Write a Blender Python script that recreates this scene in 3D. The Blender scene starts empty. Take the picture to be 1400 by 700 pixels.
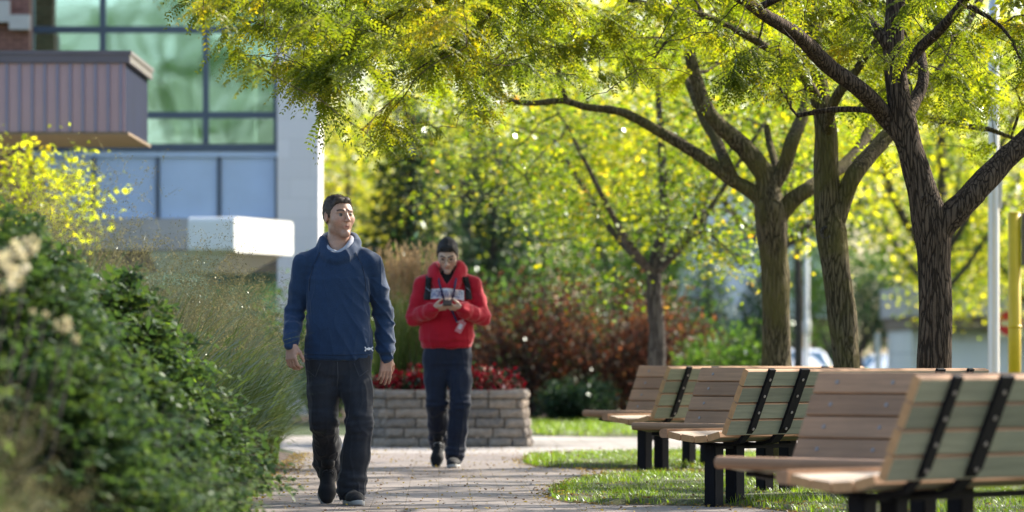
import bpy, bmesh, math, random
import numpy as np
from mathutils import Vector, Matrix, noise as mnoise

random.seed(7)
RNG = np.random.default_rng(7)
S = bpy.context.scene
COL = S.collection
R = math.radians

# ---------------------------------------------------------------- camera
F = 5833.0                      # focal length in pixels of the 1400 px wide photograph
CH = 0.87                       # camera height
cd = bpy.data.cameras.new('camera'); cam = bpy.data.objects.new('camera', cd); COL.objects.link(cam)
cam.location = (0, 0, CH); cam.rotation_euler = (R(90), 0, 0)
cd.sensor_width = 36; cd.lens = F / 1400 * 36; cd.shift_y = 140 / 1400
cd.clip_start = 0.5; cd.clip_end = 1500
cd.dof.use_dof = True; cd.dof.focus_distance = 25.3; cd.dof.aperture_fstop = 2.9
S.camera = cam

# ---------------------------------------------------------------- sky, sun, exposure
SUN_AZ = math.atan2(0.78, 0.62)         # clockwise from +Y
SUN_EL = R(35)
w = bpy.data.worlds.new('World'); S.world = w; w.use_nodes = True
nt = w.node_tree; bg = nt.nodes['Background']
sky = nt.nodes.new('ShaderNodeTexSky'); sky.sky_type = 'NISHITA'; sky.sun_disc = False
sky.sun_elevation = SUN_EL; sky.sun_rotation = SUN_AZ; sky.dust_density = 2.0; sky.air_density = 1.0
nt.links.new(sky.outputs[0], bg.inputs[0]); bg.inputs[1].default_value = 0.15
sl = bpy.data.lights.new('sun', 'SUN'); sl.energy = 5.0; sl.angle = R(0.5); sl.color = (1, .93, .82)
sun = bpy.data.objects.new('sun', sl); COL.objects.link(sun)
sd = Vector((math.sin(SUN_AZ) * math.cos(SUN_EL), math.cos(SUN_AZ) * math.cos(SUN_EL), math.sin(SUN_EL)))
sun.rotation_euler = sd.to_track_quat('Z', 'Y').to_euler(); sun.location = (20, 10, 30)
S.view_settings.view_transform = 'Standard'; S.view_settings.look = 'None'
S.view_settings.exposure = 1.12; S.view_settings.gamma = 1
S.render.engine = 'CYCLES'
cy = S.cycles
cy.use_denoising = True
try: cy.denoiser = 'OPENIMAGEDENOISE'
except Exception: pass
cy.max_bounces = 7; cy.diffuse_bounces = 4; cy.glossy_bounces = 3; cy.transmission_bounces = 5; cy.transparent_max_bounces = 8
cy.sample_clamp_indirect = 6; cy.sample_clamp_direct = 0
cy.caustics_reflective = False; cy.caustics_refractive = False

# ---------------------------------------------------------------- materials
def newmat(name):
    m = bpy.data.materials.new(name); m.use_nodes = True
    return m, m.node_tree, m.node_tree.nodes['Principled BSDF']

def ramp(nt, stops, src):
    r = nt.nodes.new('ShaderNodeValToRGB'); e = r.color_ramp.elements
    while len(e) < len(stops): e.new(0.5)
    for i, (p, c) in enumerate(stops):
        e[i].position = p; e[i].color = (*c, 1)
    nt.links.new(src, r.inputs[0]); return r.outputs[0]

def tex(nt, kind, scale, coord='Object', stretch=(1, 1, 1), detail=5, rough=.6):
    tc = nt.nodes.new('ShaderNodeTexCoord'); mp = nt.nodes.new('ShaderNodeMapping')
    mp.inputs['Scale'].default_value = stretch
    nt.links.new(tc.outputs[coord], mp.inputs[0])
    if kind == 'noise':
        n = nt.nodes.new('ShaderNodeTexNoise'); n.inputs['Detail'].default_value = detail; n.inputs['Roughness'].default_value = rough
        out = n.outputs['Fac']
    elif kind == 'voronoi':
        n = nt.nodes.new('ShaderNodeTexVoronoi'); out = n.outputs['Distance']
    n.inputs['Scale'].default_value = scale
    nt.links.new(mp.outputs[0], n.inputs['Vector'])
    return out

def bump(nt, bsdf, src, strength, dist=.02):
    b = nt.nodes.new('ShaderNodeBump'); b.inputs['Strength'].default_value = strength; b.inputs['Distance'].default_value = dist
    nt.links.new(src, b.inputs['Height']); nt.links.new(b.outputs[0], bsdf.inputs['Normal'])

def simple(name, c, rough=.6, var=.25, scale=6, stretch=(1, 1, 1), bmp=0, bscale=None, bdist=.01, metal=0, spec=.5, c2=None, sheen=0):
    m, nt, b = newmat(name)
    lo = tuple(x * (1 - var) for x in c) if c2 is None else c2
    hi = tuple(min(1, x * (1 + var)) for x in c) if c2 is None else c
    f = tex(nt, 'noise', scale, stretch=stretch)
    col = ramp(nt, [(.3, lo), (.7, hi)], f)
    nt.links.new(col, b.inputs['Base Color'])
    b.inputs['Roughness'].default_value = rough; b.inputs['Metallic'].default_value = metal
    b.inputs['Specular IOR Level'].default_value = spec
    if sheen:
        b.inputs['Sheen Weight'].default_value = sheen; b.inputs['Sheen Roughness'].default_value = .5
    if bmp:
        bump(nt, b, tex(nt, 'noise', bscale or scale * 4, stretch=stretch, detail=8), bmp, bdist)
    return m

def leafmat(name, stops, trans=.55, tgain=2.2, tint=(1, 1, .6), gloss=.12, patch=2.2, mixf=.45):
    """leaf: colour differs from leaf to leaf; light passes through"""
    m = bpy.data.materials.new(name); m.use_nodes = True; nt = m.node_tree; nt.nodes.clear()
    out = nt.nodes.new('ShaderNodeOutputMaterial')
    g = nt.nodes.new('ShaderNodeNewGeometry')
    pn = tex(nt, 'noise', patch, detail=3)
    mr = nt.nodes.new('ShaderNodeMapRange'); mr.inputs[1].default_value = .32; mr.inputs[2].default_value = .68; nt.links.new(pn, mr.inputs[0])
    bl = nt.nodes.new('ShaderNodeMix'); bl.inputs[0].default_value = mixf
    nt.links.new(mr.outputs[0], bl.inputs[2]); nt.links.new(g.outputs['Random Per Island'], bl.inputs[3])
    col = ramp(nt, stops, bl.outputs[0])
    d = nt.nodes.new('ShaderNodeBsdfDiffuse'); t = nt.nodes.new('ShaderNodeBsdfTranslucent'); gl = nt.nodes.new('ShaderNodeBsdfGlossy')
    gl.inputs['Roughness'].default_value = .38; gl.inputs['Color'].default_value = (.7, .75, .7, 1)
    nt.links.new(col, d.inputs[0])
    mu = nt.nodes.new('ShaderNodeVectorMath'); mu.operation = 'MULTIPLY'
    mu.inputs[1].default_value = tuple(tgain * x for x in tint)
    nt.links.new(col, mu.inputs[0]); nt.links.new(mu.outputs[0], t.inputs[0])
    mx = nt.nodes.new('ShaderNodeMixShader'); mx.inputs[0].default_value = trans
    nt.links.new(d.outputs[0], mx.inputs[1]); nt.links.new(t.outputs[0], mx.inputs[2])
    m2 = nt.nodes.new('ShaderNodeMixShader')
    fr = nt.nodes.new('ShaderNodeFresnel'); fr.inputs[0].default_value = 1.4
    ml = nt.nodes.new('ShaderNodeMath'); ml.operation = 'MULTIPLY'; ml.inputs[1].default_value = gloss * 2.2
    ml.use_clamp = True
    nt.links.new(fr.outputs[0], ml.inputs[0]); nt.links.new(ml.outputs[0], m2.inputs[0])
    nt.links.new(mx.outputs[0], m2.inputs[1]); nt.links.new(gl.outputs[0], m2.inputs[2])
    nt.links.new(m2.outputs[0], out.inputs[0])
    return m

# ---------------------------------------------------------------- mesh helpers
def tag(o, label=None, cat=None, group=None, kind=None):
    if label: o['label'] = label
    if cat: o['category'] = cat
    if group: o['group'] = group
    if kind: o['kind'] = kind
    return o

def empty(name, loc=(0, 0, 0), rz=0, label=None, cat=None, group=None):
    o = bpy.data.objects.new(name, None); COL.objects.link(o); o.empty_display_size = .1
    o.location = loc; o.rotation_euler = (0, 0, rz)
    return tag(o, label, cat, group)

def link(name, me, mats, parent=None, smooth=False):
    o = bpy.data.objects.new(name, me); COL.objects.link(o)
    for m in (mats if isinstance(mats, (list, tuple)) else [mats]): me.materials.append(m)
    if smooth: me.shade_smooth()
    if parent: o.parent = parent
    return o

class MB:
    def __init__(s): s.v = []; s.f = []; s.m = []
    def add(s, vs, fs, mi=0):
        n = len(s.v); s.v += [tuple(v) for v in vs]
        s.f += [tuple(n + i for i in f) for f in fs]; s.m += [mi] * len(fs) if isinstance(mi, int) else list(mi)
    def box(s, a, b, mi=0, M=None, jit=0):
        (x0, y0, z0), (x1, y1, z1) = a, b
        vs = [(x0, y0, z0), (x1, y0, z0), (x1, y1, z0), (x0, y1, z0), (x0, y0, z1), (x1, y0, z1), (x1, y1, z1), (x0, y1, z1)]
        if jit: vs = [tuple(c + random.uniform(-jit, jit) for c in v) for v in vs]
        if M is not None: vs = [tuple(M @ Vector(v)) for v in vs]
        s.add(vs, [(0, 3, 2, 1), (4, 5, 6, 7), (0, 1, 5, 4), (1, 2, 6, 5), (2, 3, 7, 6), (3, 0, 4, 7)], mi)
    def bar(s, poly, x0, x1, mi=0, M=None):
        """extrude closed polygon poly[(y,z)] along x"""
        n = len(poly)
        vs = [(x0, y, z) for y, z in poly] + [(x1, y, z) for y, z in poly]
        if M is not None: vs = [tuple(M @ Vector(v)) for v in vs]
        fs = [(i, (i + 1) % n, n + (i + 1) % n, n + i) for i in range(n)] + [tuple(range(n))[::-1], tuple(range(n, 2 * n))]
        s.add(vs, fs, mi)
    def prism(s, poly, z0, z1, mi=0):
        n = len(poly)
        vs = [(x, y, z0) for x, y in poly] + [(x, y, z1) for x, y in poly]
        fs = [(i, (i + 1) % n, n + (i + 1) % n, n + i) for i in range(n)] + [tuple(range(n))[::-1], tuple(range(n, 2 * n))]
        s.add(vs, fs, mi)
    def tube(s, pts, rad, n=8, mi=0, cap=True, wob=0):
        pts = [Vector(p) for p in pts]
        rad = rad if isinstance(rad, (list, tuple)) else [rad] * len(pts)
        up = None; rings = []
        for i, p in enumerate(pts):
            t = (pts[min(i + 1, len(pts) - 1)] - pts[max(i - 1, 0)]); t.normalize()
            if up is None:
                up = Vector((1, 0, 0)) if abs(t.x) < .9 else Vector((0, 1, 0))
            a = (up - t * up.dot(t)).normalized(); b = t.cross(a); up = a
            ring = []
            for k in range(n):
                an = 2 * math.pi * k / n; q = a * math.cos(an) + b * math.sin(an)
                r = rad[i]
                if wob: r *= 1 + wob * (mnoise.noise((p + q * r) * Vector((14, 14, 3.5)) if False else Vector(((p.x + q.x * r) * 14, (p.y + q.y * r) * 14, p.z * 3))))
                ring.append(p + q * r)
            rings.append(ring)
        vs = [v for r in rings for v in r]; fs = []
        for i in range(len(pts) - 1):
            for k in range(n):
                fs.append((i * n + k, i * n + (k + 1) % n, (i + 1) * n + (k + 1) % n, (i + 1) * n + k))
        if cap: fs += [tuple(range(n))[::-1], tuple((len(pts) - 1) * n + k for k in range(n))]
        s.add(vs, fs, mi)
    def build(s, name, mats, parent=None, smooth=False, bevel=0, seg=2):
        me = bpy.data.meshes.new(name); me.from_pydata(s.v, [], s.f); me.polygons.foreach_set('material_index', s.m)
        me.update()
        if bevel:
            bm = bmesh.new(); bm.from_mesh(me)
            bmesh.ops.bevel(bm, geom=[e for e in bm.edges if e.is_manifold and e.calc_face_angle(0) > .5], offset=bevel, segments=seg, affect='EDGES', clamp_overlap=True)
            bm.to_mesh(me); bm.free()
        return link(name, me, mats, parent, smooth)

def npmesh(name, V, Fq, mats, parent=None, smooth=False, mi=None):
    """V (n,3) float, Fq (m,k) int with constant k"""
    me = bpy.data.meshes.new(name); V = np.ascontiguousarray(V, dtype=np.float32); Fq = np.ascontiguousarray(Fq, dtype=np.int32)
    m, k = Fq.shape
    me.vertices.add(len(V)); me.vertices.foreach_set('co', V.ravel())
    me.loops.add(m * k); me.loops.foreach_set('vertex_index', Fq.ravel())
    me.polygons.add(m); me.polygons.foreach_set('loop_start', np.arange(0, m * k, k, dtype=np.int32))
    try: me.polygons.foreach_set('loop_total', np.full(m, k, dtype=np.int32))
    except Exception: pass
    if mi is not None: me.polygons.foreach_set('material_index', np.ascontiguousarray(mi, dtype=np.int32))
    me.update(calc_edges=True)
    return link(name, me, mats, parent, smooth)

def nrm(a): return a / (np.linalg.norm(a, axis=-1, keepdims=True) + 1e-9)

def leaf_quads(P, A, L, Wd, up=None, fold=0.0):
    """diamond leaves: base P, axis A (unit), length L, width Wd; random roll, mostly face-up"""
    n = len(P); L = np.broadcast_to(L, n)[:, None]; Wd = np.broadcast_to(Wd, n)[:, None]
    ref = nrm(np.array([0, 0, 1.0]) + RNG.normal(0, .55, (n, 3))) if up is None else up
    side = nrm(np.cross(A, ref)); nn = np.cross(side, A)
    a = P; b = P + A * L * .42 + side * Wd * .5 - nn * L * fold; c = P + A * L; d = P + A * L * .42 - side * Wd * .5 - nn * L * fold
    V = np.stack([a, b, c, d], 1).reshape(-1, 3)
    return V, np.arange(4 * n).reshape(n, 4)

def fronds(P, D, L, pairs, ll, lw, droop=.45):
    """pinnate leaves: rachis from P along D, pairs of leaflets"""
    n = len(P)
    L = np.broadcast_to(L, n)
    side = nrm(np.cross(D, nrm(np.array([0, 0, 1.0]) + RNG.normal(0, .45, (n, 3)))))
    out = []
    for j in range(pairs):
        t = (j + .6) / pairs
        p = P + D * (L * t)[:, None] + np.array([0, 0, -1.0]) * (L * droop * t * t)[:, None]
        tan = nrm(D + np.array([0, 0, -2 * droop * t]))
        for sgn in (-1, 1):
            ax = nrm(side * sgn * .85 + tan * .5 + np.array([0, 0, -.25]) + RNG.normal(0, .12, (n, 3)))
            sc = 1 - .35 * abs(t - .45)
            V, _ = leaf_quads(p, ax, ll * sc, lw * sc, up=nrm(np.cross(side * sgn, tan) * sgn + RNG.normal(0, .3, (n, 3))))
            out.append(V.reshape(n, 4, 3))
    V = np.concatenate(out, 0).reshape(-1, 3)
    return V, np.arange(len(V)).reshape(-1, 4)

def catmesh(parts):
    Vs, Fs, o = [], [], 0
    for V, Fq in parts:
        Vs.append(V); Fs.append(Fq + o); o += len(V)
    return np.concatenate(Vs), np.concatenate(Fs)

def blades(P, H, W_, lean, seg=4, curl=1.0, yaw=None):
    """grass blades as tapered strips; P (n,3) roots, H heights, lean horizontal reach"""
    n = len(P); yaw = RNG.uniform(0, 2 * np.pi, n) if yaw is None else yaw
    d = np.stack([np.cos(yaw), np.sin(yaw), np.zeros(n)], 1); s = np.stack([-np.sin(yaw + RNG.normal(0, .6, n)), np.cos(yaw), np.zeros(n)], 1); s = nrm(s)
    H = np.broadcast_to(H, n)[:, None]; lean = np.broadcast_to(lean, n)[:, None]; W_ = np.broadcast_to(W_, n)[:, None]
    rows = []
    for i in range(seg + 1):
        t = i / seg
        c = P + d * lean * t ** 2 + np.array([0, 0, 1.0]) * H * (t - .35 * curl * t ** 3 * np.clip(lean / H, 0, 2))
        wd = W_ * (1 - t) ** .7 * .5 + W_ * .02
        rows.append(c - s * wd); rows.append(c + s * wd)
    V = np.stack(rows, 1).reshape(-1, 3)
    k = 2 * (seg + 1); base = (np.arange(n) * k)[:, None]
    fs = np.concatenate([base + np.array([[2 * i, 2 * i + 1, 2 * i + 3, 2 * i + 2]]) for i in range(seg)], 0)
    return V, fs
# ================================================================ GROUND
def edge_x(y):                      # left edge of the brick path
    return -1.22 - 0.0172 * y
m_soil = simple('soil', (.10, .075, .05), .95, .4, 3, bmp=.6, bscale=30)
m_lawn = simple('lawn_base', (.05, .075, .018), .95, .35, 5, bmp=.8, bscale=60, bdist=.03)
m_mulch = simple('mulch', (.10, .065, .045), .95, .5, 12, bmp=1, bscale=50, bdist=.03)
m_asphalt = simple('asphalt', (.09, .09, .095), .9, .15, 3, bmp=.2, bscale=80)

def sheet(name, poly, z, mat, nx=1):
    me = bpy.data.meshes.new(name)
    me.from_pydata([(x, y, z) for x, y in poly], [], [tuple(range(len(poly)))]); me.update()
    o = link(name, me, mat); tag(o, kind='structure'); return o

def gz(y): return 0 if y < 80 else (-.5 * min(1, (y - 80) / 60))
g = MB(); ys = [-60, 0, 20, 40, 60, 80, 95, 110, 125, 140, 200, 400, 900]
for i, y in enumerate(ys[:-1]):
    y2 = ys[i + 1]
    g.add([(-500, y, gz(y)), (500, y, gz(y)), (500, y2, gz(y2)), (-500, y2, gz(y2))], [(0, 1, 2, 3)])
tag(g.build('ground', m_lawn), kind='structure')

# brick path: stack of 20 x 10 cm pavers
def pavermat(name, c1, c2, dirt, bw=.2, rh=.1):
    m, nt, b = newmat(name)
    tc = nt.nodes.new('ShaderNodeTexCoord'); mp = nt.nodes.new('ShaderNodeMapping'); mp.inputs['Rotation'].default_value = (0, 0, -math.atan(.0172))
    nt.links.new(tc.outputs['Object'], mp.inputs[0])
    br = nt.nodes.new('ShaderNodeTexBrick'); br.offset = 0; br.inputs['Scale'].default_value = 1
    br.inputs['Brick Width'].default_value = bw; br.inputs['Row Height'].default_value = rh
    br.inputs['Mortar Size'].default_value = .004; br.inputs['Mortar Smooth'].default_value = .3; br.inputs['Bias'].default_value = 0
    br.inputs['Color1'].default_value = (*c1, 1); br.inputs['Color2'].default_value = (*c2, 1); br.inputs['Mortar'].default_value = (.21, .165, .125, 1)
    nt.links.new(mp.outputs[0], br.inputs['Vector'])
    n1 = tex(nt, 'noise', 1.1, stretch=(1, .6, 1), detail=8); n2 = tex(nt, 'noise', 60, detail=6)
    r1 = ramp(nt, [(.42, (1, 1, 1)), (.72, dirt)], n1)
    r2 = ramp(nt, [(.3, (.7, .69, .68)), (.65, (1, 1, 1))], n2)
    x = nt.nodes.new('ShaderNodeMixRGB'); x.blend_type = 'MULTIPLY'; x.inputs[0].default_value = 1
    y = nt.nodes.new('ShaderNodeMixRGB'); y.blend_type = 'MULTIPLY'; y.inputs[0].default_value = .8
    nt.links.new(br.outputs[0], x.inputs[1]); nt.links.new(r1, x.inputs[2]); nt.links.new(x.outputs[0], y.inputs[1]); nt.links.new(r2, y.inputs[2])
    nt.links.new(y.outputs[0], b.inputs['Base Color']); b.inputs['Roughness'].default_value = .75
    bb = nt.nodes.new('ShaderNodeBump'); bb.invert = True; bb.inputs['Distance'].default_value = .004; bb.inputs['Strength'].default_value = .7
    b2 = nt.nodes.new('ShaderNodeBump'); b2.inputs['Distance'].default_value = .003; b2.inputs['Strength'].default_value = .4
    nt.links.new(br.outputs['Fac'], bb.inputs['Height']); nt.links.new(n2, b2.inputs['Height']); nt.links.new(bb.outputs[0], b2.inputs['Normal'])
    nt.links.new(b2.outputs[0], b.inputs['Normal'])
    return m
m_path = pavermat('brick_pavers', (.30, .25, .22), (.215, .185, .17), (.58, .52, .46))
m_cross = pavermat('pale_pavers', (.46, .42, .38), (.38, .35, .33), (.8, .75, .7), .3, .15)
pp = [(edge_x(y), y) for y in (6, 20, 30, 39)] + [(9, 39), (9, 6)]
sheet('brick_path', pp, .004, m_path)
sheet('crossing_path', [(-1.95, 39), (-2.4, 42.5), (-9, 44), (-9, 48.5), (12, 46.0), (12, 39)], .004, m_cross)
sheet('planting_bed', [(-9, 4), (edge_x(4), 4), (edge_x(38), 38), (-2.6, 42.3), (-9, 43.5)], .008, m_mulch)
sheet('shrub_bed', [(-3.5, 57), (4.6, 56.2), (6.5, 72), (-4.5, 72)], .012, m_mulch)

# lawn tongues between the benches (polygons in metres); raised turf with a soft edge
def blob(poly, n=6):
    out = []
    for i in range(len(poly)):
        a, b, c, d = [Vector((*poly[(i + k) % len(poly)], 0)) for k in (-1, 0, 1, 2)]
        for k in range(n):
            t = k / n
            p = .5 * ((2 * b) + (c - a) * t + (2 * a - 5 * b + 4 * c - d) * t * t + (3 * b - a - 3 * c + d) * t ** 3)
            p += Vector((random.uniform(-.04, .04), random.uniform(-.12, .12), 0)); out.append((p.x, p.y))
    return out
T1 = blob([(.24, 27.6), (.45, 25.4), (1.3, 25.0), (1.9, 23.4), (4.0, 22.6), (6.5, 22.5), (6.5, 30.5), (2.2, 31.2), (1.0, 31.4), (.5, 30)])
T2 = blob([(.12, 35.9), (.3, 33.9), (1.2, 33.3), (3.0, 33.0), (7, 33.2), (7, 38.0), (2.5, 38.2), (.8, 38.2), (.25, 37.4)])
T3 = blob([(.15, 49.5), (.7, 47.2), (2.2, 46.4), (6, 46.2), (11, 46.4), (11, 55), (4, 55.6), (.0, 56.4), (.0, 52)])
T0 = blob([(2.1, 12.5), (2.6, 11.8), (6.5, 12), (6.5, 20.6), (3.4, 20.6), (2.2, 19.6), (1.75, 17)])
m_turf = simple('turf_soil', (.07, .075, .025), .95, .4, 10, bmp=.6, bscale=60)
for T in (T0, T1, T2, T3):
    t = MB(); n = len(T); cx = sum(p[0] for p in T) / n; cyy = sum(p[1] for p in T) / n
    vs = [(x, y, .006) for x, y in T] + [(cx + (x - cx) * .95, cyy + (y - cyy) * .95, .035) for x, y in T]
    t.add(vs, [(i, (i + 1) % n, n + (i + 1) % n, n + i) for i in range(n)] + [tuple(range(n, 2 * n))])
    tag(t.build('turf', m_turf), kind='structure')

def inpoly(px, py, poly):
    x = np.asarray(px); y = np.asarray(py); ins = np.zeros(len(x), bool); n = len(poly); j = n - 1
    for i in range(n):
        xi, yi = poly[i]; xj, yj = poly[j]
        c = ((yi > y) != (yj > y)) & (x < (xj - xi) * (y - yi) / (yj - yi + 1e-12) + xi)
        ins ^= c; j = i
    return ins
def scatter(poly, n):
    xs = [p[0] for p in poly]; ys_ = [p[1] for p in poly]
    x = RNG.uniform(min(xs), max(xs), n); y = RNG.uniform(min(ys_), max(ys_), n)
    k = inpoly(x, y, poly); return x[k], y[k]
m_grass = leafmat('lawn_grass_blade', [(0, (.05, .085, .014)), (.5, (.09, .14, .02)), (.85, (.14, .18, .03)), (1, (.26, .24, .08))], .5, 2.8, (1, 1.05, .35), .05)
gr = []
for T, n, h in ((T0, 30000, .055), (T1, 95000, .055), (T2, 60000, .06), (T3, 45000, .075)):
    x, y = scatter(T, n)
    k = x < (y * (720 / F) + .4); x, y = x[k], y[k]
    P = np.stack([x, y, np.full(len(x), .012)], 1)
    pn = np.array([mnoise.noise(Vector((a * 2.2, b * 1.1, 3))) for a, b in zip(x, y)])
    gr.append(blades(P, h * RNG.uniform(.5, 1.2, len(x)) * (1 + .7 * pn), .007 if h < .07 else .014, RNG.uniform(.01, .05, len(x)), seg=2))
V, Q = catmesh(gr)
tag(npmesh('lawn_grass', V, Q, m_grass), 'short sunlit green lawn grass on the turf tongues by the benches', 'grass', kind='stuff')

# fallen leaflets: yellow and brown, thick at turf edges and path border
m_fall = leafmat('fallen_leaf', [(0, (.34, .24, .04)), (.45, (.42, .30, .05)), (.6, (.20, .11, .05)), (1, (.10, .06, .035))], .2, 1.2, (1, 1, 1), .05)
xs, ys_ = [], []
x = RNG.uniform(-2.2, 4, 4200); y = RNG.uniform(21, 41, 4200); k = x > edge_x(y) - .1; xs.append(x[k]); ys_.append(y[k])
for T, n in ((T0, 500), (T1, 1700), (T2, 1400), (T3, 400)):
    idx = RNG.integers(0, len(T), n); P = np.array(T)[idx] + RNG.normal(0, .07, (n, 2)) * np.array([1, 3.2]); xs.append(P[:, 0]); ys_.append(P[:, 1])
n = 2000; y = RNG.uniform(22, 39, n); x = edge_x(y) + np.abs(RNG.normal(0, .14, n)) - .08; xs.append(x); ys_.append(y)
n = 1800; x = RNG.uniform(.5, 3.6, n); y = RNG.uniform(31, 33.4, n); xs.append(x); ys_.append(y)
x = np.concatenate(xs); y = np.concatenate(ys_); n = len(x)
a = RNG.uniform(0, 2 * np.pi, n); A = nrm(np.stack([np.cos(a), np.sin(a), RNG.uniform(-.1, .5, n)], 1))
zz = np.where(inpoly(x, y, T1) | inpoly(x, y, T2) | inpoly(x, y, T3) | inpoly(x, y, T0), .045, .012)
sz = RNG.uniform(.012, .032, n)
V, Q = leaf_quads(np.stack([x, y, zz], 1), A, sz, sz * .5, fold=-.1)
tag(npmesh('fallen_leaves', V, Q, m_fall), 'small yellow and brown fallen leaves strewn over the brick path', 'fallen leaves', kind='stuff')

# ================================================================ TREES
def cr(pts, n=5):
    """catmull-rom through points (x,y,z,r)"""
    out = []; P = [np.array(p, float) for p in pts]; P = [2 * P[0] - P[1]] + P + [2 * P[-1] - P[-2]]
    for i in range(1, len(P) - 2):
        a, b, c, d = P[i - 1], P[i], P[i + 1], P[i + 2]
        for k in range(n):
            t = k / n; out.append(.5 * ((2 * b) + (c - a) * t + (2 * a - 5 * b + 4 * c - d) * t * t + (3 * b - a - 3 * c + d) * t ** 3))
    out.append(P[-2]); return out

def barkmat(name, dark, light, bscale=52, moss=None):
    m, nt, b = newmat(name)
    tc = nt.nodes.new('ShaderNodeTexCoord'); mp = nt.nodes.new('ShaderNodeMapping'); mp.inputs['Scale'].default_value = (1, 1, .13)
    nt.links.new(tc.outputs['Object'], mp.inputs[0])
    n0 = nt.nodes.new('ShaderNodeTexNoise'); n0.inputs['Scale'].default_value = 9; nt.links.new(mp.outputs[0], n0.inputs['Vector'])
    mxv = nt.nodes.new('ShaderNodeMixRGB'); mxv.inputs[0].default_value = .12; nt.links.new(mp.outputs[0], mxv.inputs[1]); nt.links.new(n0.outputs['Color'], mxv.inputs[2])
    vo = nt.nodes.new('ShaderNodeTexVoronoi'); vo.feature = 'DISTANCE_TO_EDGE'; vo.inputs['Scale'].default_value = bscale; nt.links.new(mxv.outputs[0], vo.inputs['Vector'])
    v = ramp(nt, [(0, (.25, .25, .25)), (.12, (.75, .75, .75)), (.4, (1, 1, 1))], vo.outputs['Distance'])
    f = tex(nt, 'noise', 70, stretch=(1, 1, .35), detail=6, rough=.7)
    x0 = nt.nodes.new('ShaderNodeMixRGB'); x0.blend_type = 'MULTIPLY'; x0.inputs[0].default_value = .8
    nt.links.new(v, x0.inputs[1]); nt.links.new(f, x0.inputs[2])
    col = ramp(nt, [(.05, tuple(k * .6 for k in dark)), (.3, dark), (.55, light)], x0.outputs[0])
    if moss:
        x = nt.nodes.new('ShaderNodeMixRGB'); r = ramp(nt, [(.42, (0, 0, 0)), (.62, (.8, .8, .8))], tex(nt, 'noise', 4, detail=4))
        nt.links.new(r, x.inputs[0]); nt.links.new(col, x.inputs[1]); x.inputs[2].default_value = (*moss, 1); col = x.outputs[0]
    nt.links.new(col, b.inputs['Base Color']); b.inputs['Roughness'].default_value = .95; b.inputs['Specular IOR Level'].default_value = .2
    bump(nt, b, x0.outputs[0], 1.0, .035)
    return m
m_bark1 = barkmat('ridged_brown_bark', (.045, .032, .022), (.16, .115, .08))
m_bark2 = barkmat('mossy_brown_bark', (.06, .048, .028), (.21, .165, .10), 46, (.15, .13, .045))
m_bark3 = barkmat('grey_bark', (.06, .05, .045), (.16, .14, .12), 40)

class Tree:
    """limbs given as points, then twigs grown to targets in the crown, each from the nearest wood"""
    def __init__(s): s.mb = MB(); s.nodes = []; s.rad = []; s.tips = []; s.br = MB()
    def limb(s, pts, n=14, wob=.1, step=5, first=False):
        c = cr(pts, step)
        (s.mb if first else s.br).tube([p[:3] for p in c], [float(max(p[3], .004)) for p in c], n, wob=wob)
        for p in c:
            if p[2] > 1.4: s.nodes.append(p[:3]); s.rad.append(p[3])
    def grow(s, T, r0=.02, r1=.004, sides=5, sag=.1, k=5, bias=(0, 0, 0)):
        for t in T:
            N = np.array(s.nodes); d = np.linalg.norm(N - t, axis=1) + .0
            i = int(np.argmin(d + .25 * np.maximum(0, N[:, 2] - t[2])))
            a = N[i]; L = d[i]
            if L < .05: continue
            mid = (a + t) / 2 + np.array([0, 0, sag * L]) + RNG.normal(0, .09 * L, 3)
            ra = min(s.rad[i] * .7, r0 * (0.5 + L * .5)); pts = []
            for j in range(k + 1):
                u = j / k; p = (1 - u) ** 2 * a + 2 * u * (1 - u) * mid + u * u * t
                if 0 < j < k: p = p + RNG.normal(0, .025 * L, 3)
                pts.append(p)
            rr = [max(r1, ra * (1 - .8 * j / k)) for j in range(k + 1)]
            s.br.tube(pts, rr, sides, cap=False)
            for p, r in zip(pts[1:], rr[1:]): s.nodes.append(p); s.rad.append(r)
            s.tips.append((pts[-2], pts[-1], L))
    def twigpts(s, n, spread=.12, last=None):
        """n foliage anchors near outer twig nodes"""
        N = np.array(s.nodes); r = np.array(s.rad); w_ = (r < .012).astype(float) + .02
        i = RNG.choice(len(N), n, p=w_ / w_.sum())
        return N[i] + RNG.normal(0, spread, (n, 3)), i

def px(x, y, d): return ((x - 700) / F * d, CH + (490 - y) / F * d)
def pxl(d, pts, dy=None):
    """points (x, y, width_px[, depth offset]) of a limb at depth d"""
    out = []
    for p in pts:
        dd = d + (p[3] if len(p) > 3 else 0); X, Z = px(p[0], p[1], dd); out.append((X, dd, Z, p[2] / 2 / F * dd))
    return out

leaf_locust = leafmat('locust_leaf', [(0, (.040, .062, .012)), (.4, (.085, .112, .014)), (.68, (.14, .15, .014)), (.88, (.24, .20, .015)), (1, (.34, .24, .02))], .5, 2.9, (1.05, 1.03, .25), .08, 1.7, .3)
leaf_locust2 = leafmat('locust_leaf_yellower', [(0, (.055, .09, .012)), (.4, (.115, .15, .014)), (.75, (.20, .215, .014)), (1, (.35, .28, .02))], .58, 3.2, (1.05, 1.03, .22), .08, 1.4, .3)
leaf_maple = leafmat('broad_leaf', [(0, (.035, .07, .018)), (.45, (.085, .13, .016)), (.72, (.19, .22, .016)), (.92, (.40, .29, .015)), (1, (.46, .16, .02))], .55, 2.8, (1.03, 1.03, .25), .12, 1.6, .5)
leaf_bg = leafmat('background_leaf', [(0, (.05, .095, .018)), (.35, (.125, .17, .018)), (.62, (.28, .29, .028)), (1, (.50, .40, .03))], .62, 3.5, (1.06, 1.03, .24), .14, .8, .38)
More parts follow.
